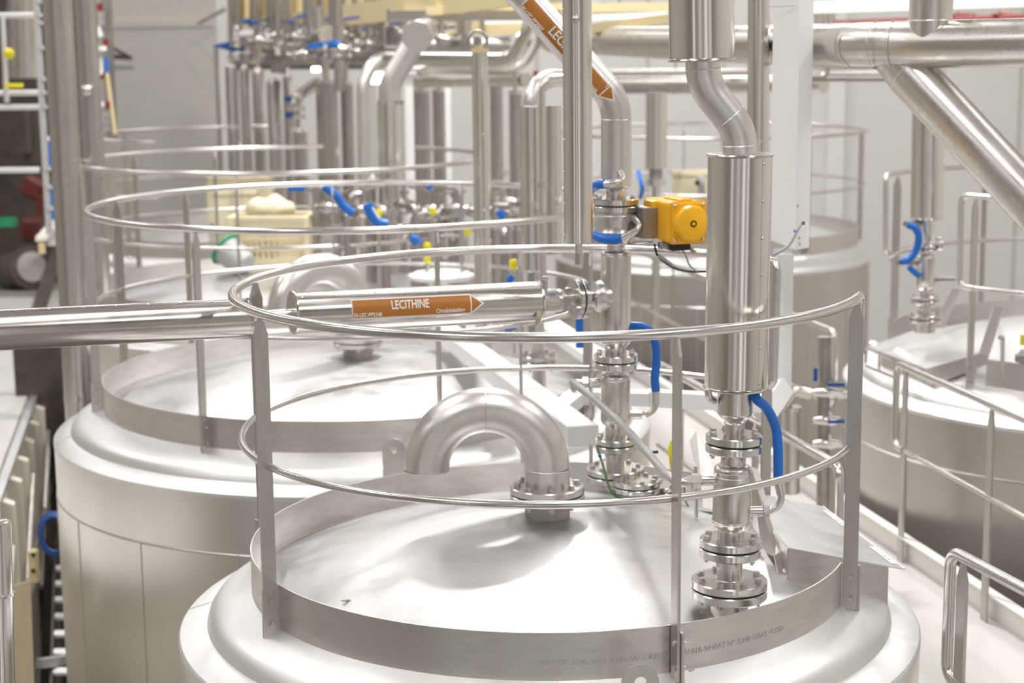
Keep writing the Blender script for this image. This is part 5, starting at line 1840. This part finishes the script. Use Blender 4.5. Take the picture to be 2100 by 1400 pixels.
# mid-ground valve group between the third tank and the central pipe
VM = 'one of the small bare steel valves blurred in the middle distance'
vm0 = valve_proto(tuple(P(900, 440, 12.4)), VM, BOLT, 0)
vm0['group'] = 'blurred bare valves in the middle distance'
for x, y, d, lb in ((887, 433, 11.4, 'yellow cap beside the right pale post in the middle distance'), (876, 506, 11.0, 'yellow cap just below the second railing, upper of two'),
                    (876, 531, 10.8, 'yellow cap above the pale flat lid, lower of two'), (1053, 542, 9.4, 'yellow cap left of the two clad columns'),
                    (958, 474, 11.2, 'small yellow cap at the top of the pointed rail post'), (777, 437, 12.0, 'tiny yellow cap beside the bent blue hose')):
    c_ = P(x, y, d)
    t = thing('yellow_cap', tuple(c_ - V((0, 0, .03))), lb, 'cap')
    obj('cap', MB().prof(c_ - V((0, 0, .03)), c_ + V((0, 0, 1)), [(0, .012), (.012, .022), (.045, .024), (.058, .016)], n=16), YEL, t)
    obj('stem', MB().cyl(c_ - V((0, 0, .5)), c_ - V((0, 0, .03)), .012, n=10), PIPE, t)
for (x, y) in ((887, 432), (1010, 430), (1030, 470), (868, 540), (875, 520), (1058, 540), (935, 430), (770, 455), (820, 470), (745, 430), (830, 420), (1046, 415), (700, 440), (670, 425), (795, 500), (850, 480), (905, 520), (1060, 640), (1005, 500), (940, 500)):
    copy_thing(vm0, P(x, y, random.uniform(11.8, 14.5)), random.uniform(0, 3.1), random.uniform(.7, 1.1))
VP = 'one of the short upright steel pipes blurred in the middle distance'
vs0 = thing('short_pipe', tuple(P(760, 460, 13)), VP, 'pipe', 'short upright pipes in the middle distance')
l = P(760, 460, 13)
obj('pipe', MB().cyl(l - V((0, 0, .7)), l + V((0, 0, .25)), .045, n=18), FARM, vs0)
obj('clamp', MB().cyl(l + V((0, 0, .1)), l + V((0, 0, .14)), .08, n=18), FLNG, vs0)
obj('elbow', MB().tube(rpath([l + V((0, 0, .22)), l + V((0, 0, .34)), l + V((.16, 0, .34))], .06, 6), .045, n=16), FARM, vs0)
for (x, y) in ((690, 470), (722, 450), (790, 480), (828, 510), (858, 470), (895, 500), (925, 470), (1016, 470), (1036, 520), (1060, 470), (940, 540), (870, 560), (648, 430), (1018, 560)):
    copy_thing(vs0, P(x, y + 18, random.uniform(12, 14)), random.uniform(0, 6), random.uniform(.55, .8))
for pts, lb, r_ in (([(664, 382), (690, 402), (702, 420), (724, 438)], 'slanting blue hose behind the second railing, left piece', .032), ([(753, 418), (762, 440), (776, 456), (795, 461)], 'bent blue hose with white tag behind the second railing', .038), ([(842, 487), (852, 492), (858, 499)], 'small blue hose end in the middle distance', .032), ([(592, 385), (625, 386)], 'faint blue hose piece behind the cream crate', .025), ([(880, 380), (884, 386)], 'tiny blue part left of the central clad pipe', .03), ([(1022, 432), (1032, 448)], 'small blue part right of the central clad pipe', .03)):
    props(obj('hose', MB().tube(smoothpts([P(x, y, 11.0) for x, y in pts]), r_ * .88, n=12), BLUE), lb, 'hose')
props(obj('tag', MB().bar(P(764, 425, 10.9), P(778, 448, 10.9), .03, .01), TAPE), 'white tag tied to the bent blue hose', 'tag')
t = thing('flat_lid', tuple(P(910, 580, 10.9)), 'pale flat lid plate on the second row between tanks, above the labelled pipe', 'lid')
c_ = P(905, 566, 10.8)
obj('plate', MB().prof(c_ - V((0, 0, .02)), c_ + V((0, 0, 1)), [(0, .19), (.01, .21), (.03, .21), (.05, .16)], n=40), WHITE, t)
t = thing('clamp_stack', tuple(P(1030, 400, 13.5)), 'stack of pale round clamps right of the central clad pipe', 'pipe fitting')
for y, wpx in ((355, 24), (395, 34), (405, 30), (420, 28), (495, 40)):
    c_ = P(1031, y, 13.3)
    obj('clamp', MB().prof(c_ - V((0, 0, .02)), c_ + V((0, 0, 1)), [(0, S(wpx, c_)), (.04, S(wpx, c_))], n=24), FLNG, t)

# ------------------------------------------------------------------ crates and bucket on the third and fourth tanks
def crate(loc, sx, sy, sz, rz, label, mat=CREAMP, ribs=True, group=None):
    t = thing('plastic_crate', loc, label, 'crate', group)
    M = Matrix.Translation(V(loc)) @ Matrix.Rotation(rz, 4, 'Z')
    th = .012
    mb = MB()
    for (cx, cy, ax, ay) in (((0, sy / 2, sx, th), (-sx / 2, 0, th, sy), (sx / 2, 0, th, sy)) if ribs else ((0, -sy / 2, sx, th), (0, sy / 2, sx, th), (-sx / 2, 0, th, sy), (sx / 2, 0, th, sy))):
        mb.box(M @ V((cx, cy, sz / 2)), (ax, ay, sz), Matrix.Rotation(rz, 4, 'Z'))
    mb.box(M @ V((0, 0, .01)), (sx, sy, .02), Matrix.Rotation(rz, 4, 'Z'))
    obj('body', mb, mat, t, smooth=0)
    rm = MB()
    for (cx, cy, ax, ay) in ((0, -sy / 2, sx + .04, .04), (0, sy / 2, sx + .04, .04), (-sx / 2, 0, .04, sy + .04), (sx / 2, 0, .04, sy + .04)):
        rm.box(M @ V((cx, cy, sz - .02)), (ax, ay, .04), Matrix.Rotation(rz, 4, 'Z'), .006)
    obj('rim', rm, mat, t, smooth=0)
    if ribs:
        rb_ = MB()
        n = 13
        for i in range(n):
            x = -sx / 2 + sx * (i + .5) / n
            rb_.box(M @ V((x, -sy / 2, sz * .47)), (.020, .012, sz * .74), Matrix.Rotation(rz, 4, 'Z'))
        for z, hz in ((.08, .07), (.34, .022), (.56, .03), (.82, .10)):
            rb_.box(M @ V((0, -sy / 2 - .004, sz * z)), (sx, .012, hz), Matrix.Rotation(rz, 4, 'Z'))
        obj('slatted_side', rb_, mat, t, smooth=0)
        for sx_ in (-1, 1):
            obj('corner_post', MB().box(M @ V((sx_ * sx / 2, -sy / 2, sz / 2)), (.05, .05, sz), Matrix.Rotation(rz, 4, 'Z'), .01), mat, t, smooth=0)
    return t


cl = P(563, 540, 13.6)
crate(tuple(cl), .60, .40, .40, R(-4), 'slatted cream plastic crate holding a pale sack, on the third left tank')
sk = MB()
bmesh.ops.create_icosphere(sk.bm, subdivisions=4, radius=1)
for v in sk.bm.verts:
    n = v.co.normalized()
    v.co = V((n.x * .19 * (1 + .10 * sin(5 * n.y + 3 * n.x)), n.y * .14, max(n.z, -.6) * (.10 + .02 * sin(7 * n.x)))) + cl + V((-.02, .02, .44))
props(obj('folded_sack', sk, CREAMP, None, smooth=80), 'pale folded sack bulging out of the slatted crate', 'sack')
bk_ = P(478, 556, 13.2)
t = thing('bucket', tuple(bk_), 'grey bucket with a green rim lying beside the cream crate', 'bucket')
ba, bb = bk_ + V((.12, -.06, .04)), bk_ + V((-.06, .03, .17))
obj('body', MB().prof(ba, bb, [(0, .07), (.02, .10), ((bb - ba).length, .12)], n=30), GREYP, t)
_a, _b, _d = frame(bb - ba)
obj('rim', MB().tube([bb + (_a * cos(2 * pi * i / 30) + _b * sin(2 * pi * i / 30)) * .125 for i in range(30)], .017, n=8, closed=True), GREEN, t)
crate(tuple(P(497, 450, 17.0)), .62, .5, .45, R(5), 'plain cream box on the farthest left tank, beyond the slatted crate', ribs=False)
crate(tuple(P(485, 462, 16.2)), .42, .4, .34, R(10), 'lower cream box in front of the plain one on the farthest left tank', ribs=False)
t = crate(tuple(P(1422, 440, 16.4)), .34, .3, .42, R(8), 'cream machine box on the far right tank, above the actuator', ribs=False)
obj('motor', MB().cyl(P(1432, 380, 16.1), P(1444, 380, 16.1), .09, n=24), GREYP, t)
obj('port', MB().cyl(P(1430, 375, 16.0), P(1430, 375, 15.97), .025, n=14), BLACK, t)

# ------------------------------------------------------------------ left side: big columns, machinery rack, sheet wall
def col_pipe(x_t, y_t, x_b, y_b, wpx, d, label, mat=FARM):
    a, b = P(x_b, y_b, d), P(x_t, y_t, d)
    t = thing('standing_pipe', (a.x, a.y, -ZC), label, 'pipe')
    a2 = V((a.x, a.y, -ZC + .05))
    r = S(wpx, (a + b) / 2)
    obj('cladding', MB().cyl(a2, V((a.x, a.y, 3.4)), r, n=48), mat, t)
    obj('lap_seam', MB().box(V((a.x + r * .35, a.y - r * .94, -1.8)), (.03, .006, 10.2)), mat, t, smooth=0)
    for z in (-2.4, -.9, .55):
        obj('sheet_joint', MB().cyl(V((a.x, a.y, z)), V((a.x, a.y, z + .04)), r + .003, n=48), mat, t)
    return t


col_pipe(130, 0, 148, 560, 60, 11.6, 'large vertical clad pipe left of the round railings, the nearer one')
t = col_pipe(180, 0, 192, 330, 44, 13.2, 'second large vertical clad pipe, behind and right of the first')
screws(t, [P(185, 184, 13.2) + V((0, -.12, 0))], [V((0, -1, 0))], .035, 'round_plug')

# foreground pipe at the lower left corner
t = thing('upright_pipe', tuple(P(0, 1400, 5.6)), 'vertical silver pipe with a rounded top at the lower left corner', 'pipe')
q0, q1 = P(8, 1560, 5.6), P(-5, 1075, 5.6)
obj('cladding', MB().prof(q0, q1, [(0, .045), ((q1 - q0).length, .045), ((q1 - q0).length + .012, .040), ((q1 - q0).length + .018, .025)], n=36), CLAD, t, smooth=40)
obj('joint_ring', MB().cyl(P(2, 1219, 5.6), P(2, 1214, 5.6), .047, n=36), FLNG, t)
obj('neck', MB().cyl(P(-6, 1074, 5.6), P(-8, 980, 5.6), .012, n=16), PIPE, t)

# sheet wall with ribs along the left, floor on top
e0, e1 = PZ(-60, 1120, WALK), PZ(92, 716, WALK)
ed = (e1 - e0)
ed.z = 0
edl = ed.length
ed.normalize()
en = V((-ed.y, ed.x, 0))
eL = edl + 4.5
sf = MB().prism([e0 - ed * 3, e0 + ed * eL, e0 + ed * eL + en * 1.6, e0 - ed * 3 + en * 1.6], (0, 0, -.10))
struct('floor_side', sf, FLOORM)
mbw = MB()
mbw.prism([e0 - ed * 3 + V((0, 0, -.1)), e0 + ed * eL + V((0, 0, -.1)), e0 + ed * eL + en * .06 + V((0, 0, -.1)), e0 - ed * 3 + en * .06 + V((0, 0, -.1))], (0, 0, -2.6))
struct('wall_side', mbw, RIBM)
wf = thing('ribbed_screen', tuple(e0 + ed * 5 - V((0, 0, 1.6))), 'beige ribbed screen running along the left below the pale floor edge', 'screen')
obj('edge_rail', MB().bar(e0 - ed * 3 + V((0, 0, -.02)) - en * .05, e0 + ed * eL + V((0, 0, -.02)) - en * .05, .06, .045), SHLD, wf, smooth=0)
for k in range(26):
    s_ = -1.2 + k * .62
    b_ = e0 + ed * s_ - en * .04
    obj('rib', MB().prism([b_ + V((0, 0, -.06)), b_ - en * .10 + V((0, 0, -.10)), b_ - en * .10 + V((0, 0, -1.05)), b_ + V((0, 0, -1.25))], ed * .10), RIBM, wf, smooth=0)
for k in range(9):
    s_ = -1 + k * 1.9
    b_ = e0 + ed * s_ - en * .16
    obj('brace', MB().cyl(b_ + V((0, 0, -1.15)), b_ + ed * 1.8 + V((0, 0, -.25)), .022, n=10), POSTM, wf)
obj('lower_rail', MB().cyl(e0 - ed * 3 - en * .16 + V((0, 0, -.75)), e0 + ed * eL - en * .16 + V((0, 0, -.75)), .02, n=12), POSTM, wf)
t = thing('switch_box', tuple(P(70, 1200, 9.2)), 'small cream control box hanging on the ribbed screen at the left', 'control box')
obj('case', MB().box(P(70, 1160, 9.2), (.05, .06, .19), None, .008), CREAM, t)
obj('button', MB().cyl(P(68, 1138, 9.17), P(68, 1138, 9.14), .012, n=14), BLACK, t)
obj('button', MB().cyl(P(68, 1170, 9.17), P(68, 1170, 9.14), .012, n=14), BLACK, t)
t = thing('hose_coil', tuple(P(108, 1100, 10.2)), 'dark blue coiled hose hanging left of the second tank', 'hose')
for k in range(4):
    c_ = P(112, 1095, 10.0 + k * .10)
    obj('loop', MB().tube([c_ + V((cos(g) * (.075 + .008 * k), 0, sin(g) * (.11 + .01 * k))) for g in [2 * pi * i / 28 for i in range(28)]], .009, n=8, closed=True), BLUED, t)
# lower level seen through the gap: ladder rungs, pipes, dark frames
lad = thing('ladder_tray', tuple(P(100, 1350, 11.5)), 'white rung ladder tray leaning down in the dark gap left of the second tank', 'cable tray')
la, lb_ = P(112, 1150, 12.5), P(104, 1440, 10.2)
la2, lb2 = la + V((.14, 0, 0)), lb_ + V((.14, 0, 0))
obj('side_rail', MB().bar(la, lb_, .02, .05), DKMACH, lad)
obj('side_rail', MB().bar(la2, lb2, .02, .05), DKMACH, lad)
for k in range(8):
    a = la + (lb_ - la) * (k + .5) / 8
    obj('rung', MB().box(a + V((.07, 0, 0)), (.13, .10, .02)), WHITE, lad)
t = thing('lower_frame', tuple(P(92, 1390, 10.5)), 'dark frame and pipes on the lower floor at the far left bottom', 'frame')
obj('beam', MB().bar(P(82, 1360, 10.5), P(150, 1350, 11), .06, .06), GREYP, t)
obj('post', MB().cyl(P(104, 1060, 12.4), P(92, 1400, 12.4), .035, n=12), DKMACH, t)
obj('post', MB().cyl(P(125, 1060, 13.4), P(118, 1400, 13.4), .05, n=12), DARKM, t)
obj('panel', MB().box(P(112, 1120, 14.2), (.5, .05, 3.6)), DKMACH, t)
# tan plate in front of the screen foot
obj('foot_plate', MB().prism([P(28, 1200, 8.9), P(62, 1190, 9.0), P(72, 1470, 9.0), P(30, 1470, 8.9)], (0, .01, 0)), CREAMP, wf, smooth=0)

# machinery rack at the far left
mr = thing('machine_rack', tuple(P(50, 600, 20)), 'dark machinery and rack with bright steel rails at the far left', 'machine')
obj('backdrop', MB().box(P(20, 330, 22.4), (1.9, .5, 5.2)), DKMACH, mr)
obj('cylinder', MB().cyl(P(58, 160, 20), P(52, -60, 20), .10, n=28), INOX, mr)
obj('cylinder', MB().cyl(P(30, 160, 20.5), P(32, -60, 20.5), .10, n=24), DARKM, mr)
obj('cylinder', MB().cyl(P(66, 330, 21), P(62, 228, 21), .10, n=24), DKMACH, mr)
obj('drum', MB().cyl(P(30, 560, 20.5), P(62, 548, 20.2), .26, n=30), DKMACH, mr)
obj('drum_end', MB().cyl(P(62, 548, 20.2), P(66, 547, 20.15), .18, n=30), BAND, mr)
obj('bed', MB().box(P(30, 596, 20.4), (.9, .8, .10)), DARKM, mr)
obj('red_body', MB().box(P(72, 385, 20.6), (.28, .3, .26), Matrix.Rotation(.5, 4, 'Y'), .05), REDD, mr)
obj('red_body', MB().box(P(66, 470, 20.9), (.25, .3, .3), None, .05), REDD, mr)
obj('red_knob', MB().cyl(P(86, 440, 20.2), P(86, 400, 20.2), .07, n=18), REDD, mr)
obj('green_cover', MB().box(P(16, 455, 20.4), (.18, .2, .10)), GREEN, mr)
obj('grey_casing', MB().box(P(44, 270, 20.8), (.2, .3, .5)), DKMACH, mr)
for y, d_ in ((31, 15.5), (190, 15.5), (219, 15.5), (348, 15.5)):
    obj('bright_rail', MB().cyl(P(-40, y + 1, d_), P(73 + (8 if y > 100 else 0), y, d_), .026, n=14), SHLD, mr)
obj('rail_post', MB().cyl(P(5, 30, 15.4), P(14, 210, 15.4), .024, n=14), SHLD, mr)
obj('yellow_knob', MB().prof(P(8, 110, 15.3), P(24, 110, 15.3), [(0, .02), (.03, .05), (.07, .045), (.09, .02)], n=16), YEL, mr)
obj('yellow_strip', MB().box(P(28, 175, 15.4), (.16, .05, .035)), YEL, mr)
obj('white_shelf', MB().box(P(35, 190, 15.6), (.32, .2, .03)), WHITE, mr)
obj('frame_post', MB().bar(P(74, -20, 15.0), P(101, 480, 15.0), .05, .04, up=(0, -1, 0)), GREYP, mr, smooth=0)
fl_ = thing('rung_ladder', tuple(P(100, 350, 15.2)), 'upright ladder with bright rungs beside the large clad pipe at the far left', 'ladder')
obj('stile', MB().bar(P(99, -20, 15.0), P(121, 480, 15.0), .035, .05, up=(0, -1, 0)), WHITE, fl_, smooth=0)
for y in (3, 31, 47, 98, 162, 190, 219, 346, 383, 427, 500):
    obj('rung', MB().box(P(90 + y * .048, y, 15.0), (.09, .06, .03)), SHLD, fl_, smooth=0)
t = thing('blue_drum', tuple(P(110, 450, 15.6)), 'blue upright container between the ladder and the large clad pipe', 'container')
obj('body', MB().cyl(P(109, 342, 16), P(106, 288, 16), .055, n=20), BLUE, t)
obj('lid', MB().cyl(P(106, 288, 16), P(106, 281, 16), .058, n=20), TAPE, t)
obj('foot', MB().cyl(P(112, 450, 16), P(111, 385, 16), .055, n=20), BLUE, t)
st = thing('stair_treads', tuple(P(105, 490, 17)), 'pale slatted step grating at the left, beside the large clad pipe', 'steps')
obj('side_rail', MB().bar(P(84, 490, 15.8), P(118, 452, 17.6), .10, .04), RIBM, st, smooth=0)
for k in range(7):
    obj('tread', MB().box(P(112 + k * .8, 500 - k * 7, 15.9 + k * .25), (.13, .07, .02)), SHLD, st, smooth=0)
obj('support_leg', MB().bar(P(85, 498, 15.8), P(87, 520, 15.8), .05, .05, up=(0, -1, 0)), CREAM, st, smooth=0)
t = thing('ground_channel', tuple(P(60, 700, 17)), 'dark cable channel on the floor leading towards the machinery at the left', 'channel')
c0, c1_ = PZ(78, 620, -3.0), PZ(112, 520, -3.0)
obj('channel', MB().bar(P(78, 640, 17), P(122, 500, 21), .12, .10), DKMACH, t, smooth=0)

# column with coloured cable ends right of the large clad pipes
t = thing('valve_column', tuple(P(215, 280, 16.5)), 'narrow instrument column with coloured tubes and red parts right of the clad pipes', 'instrument column')
obj('back_bar', MB().bar(P(216, -20, 16.6), P(230, 290, 16.6), .10, .06, up=(0, -1, 0)), DARKM, t, smooth=0)
obj('blue_tube', MB().cyl(P(217, 118, 16.4), P(219, 148, 16.4), .02, n=10), BLUE, t)
obj('yellow_tube', MB().cyl(P(219, 150, 16.4), P(236, 275, 16.4), .02, n=10), CREAM, t)
obj('green_tube', MB().cyl(P(206, 118, 16.4), P(208, 150, 16.4), .02, n=10), RIBM, t)
for x, y in ((205, 15), (217, 88), (208, 155), (222, 215)):
    obj('red_part', MB().box(P(x, y, 16.4), (.045, .04, .07)), RED, t)
for x, y in ((202, 99), (213, 99), (205, 148), (208, 213), (202, 60), (206, 70)):
    obj('cap', MB().cyl(P(x, y, 16.35), P(x, y, 16.3), .026, n=12), TAPE, t)
for y in (30, 45, 235, 250, 262):
    obj('fitting', MB().box(P(203 + y * .05, y, 16.4), (.09, .05, .06)), BAND, t, smooth=0)
t = thing('wall_bracket', tuple(P(250, 135, 23)), 'dark triangular wall bracket above a pale shelf on the left back wall', 'bracket')
obj('arm', MB().bar(P(222, 115, 23.4), P(270, 119, 23.4), .08, .06), DKMACH, t, smooth=0)
obj('strut', MB().bar(P(228, 97, 23.4), P(266, 117, 23.4), .05, .04), DKMACH, t, smooth=0)
obj('shelf', MB().bar(P(228, 140, 23.6), P(276, 139, 23.6), .10, .06), GREYP, t, smooth=0)
t = thing('roof_brace', tuple(P(440, 40, 24)), 'thin diagonal steel braces beside the pilaster on the left back wall', 'brace')
obj('diagonal', MB().cyl(P(405, 48, 24.2), P(462, 18, 24.2), .03, n=10), DARKM, t)
obj('diagonal', MB().cyl(P(405, 84, 24.2), P(440, 122, 24.2), .018, n=10), GREYP, t)
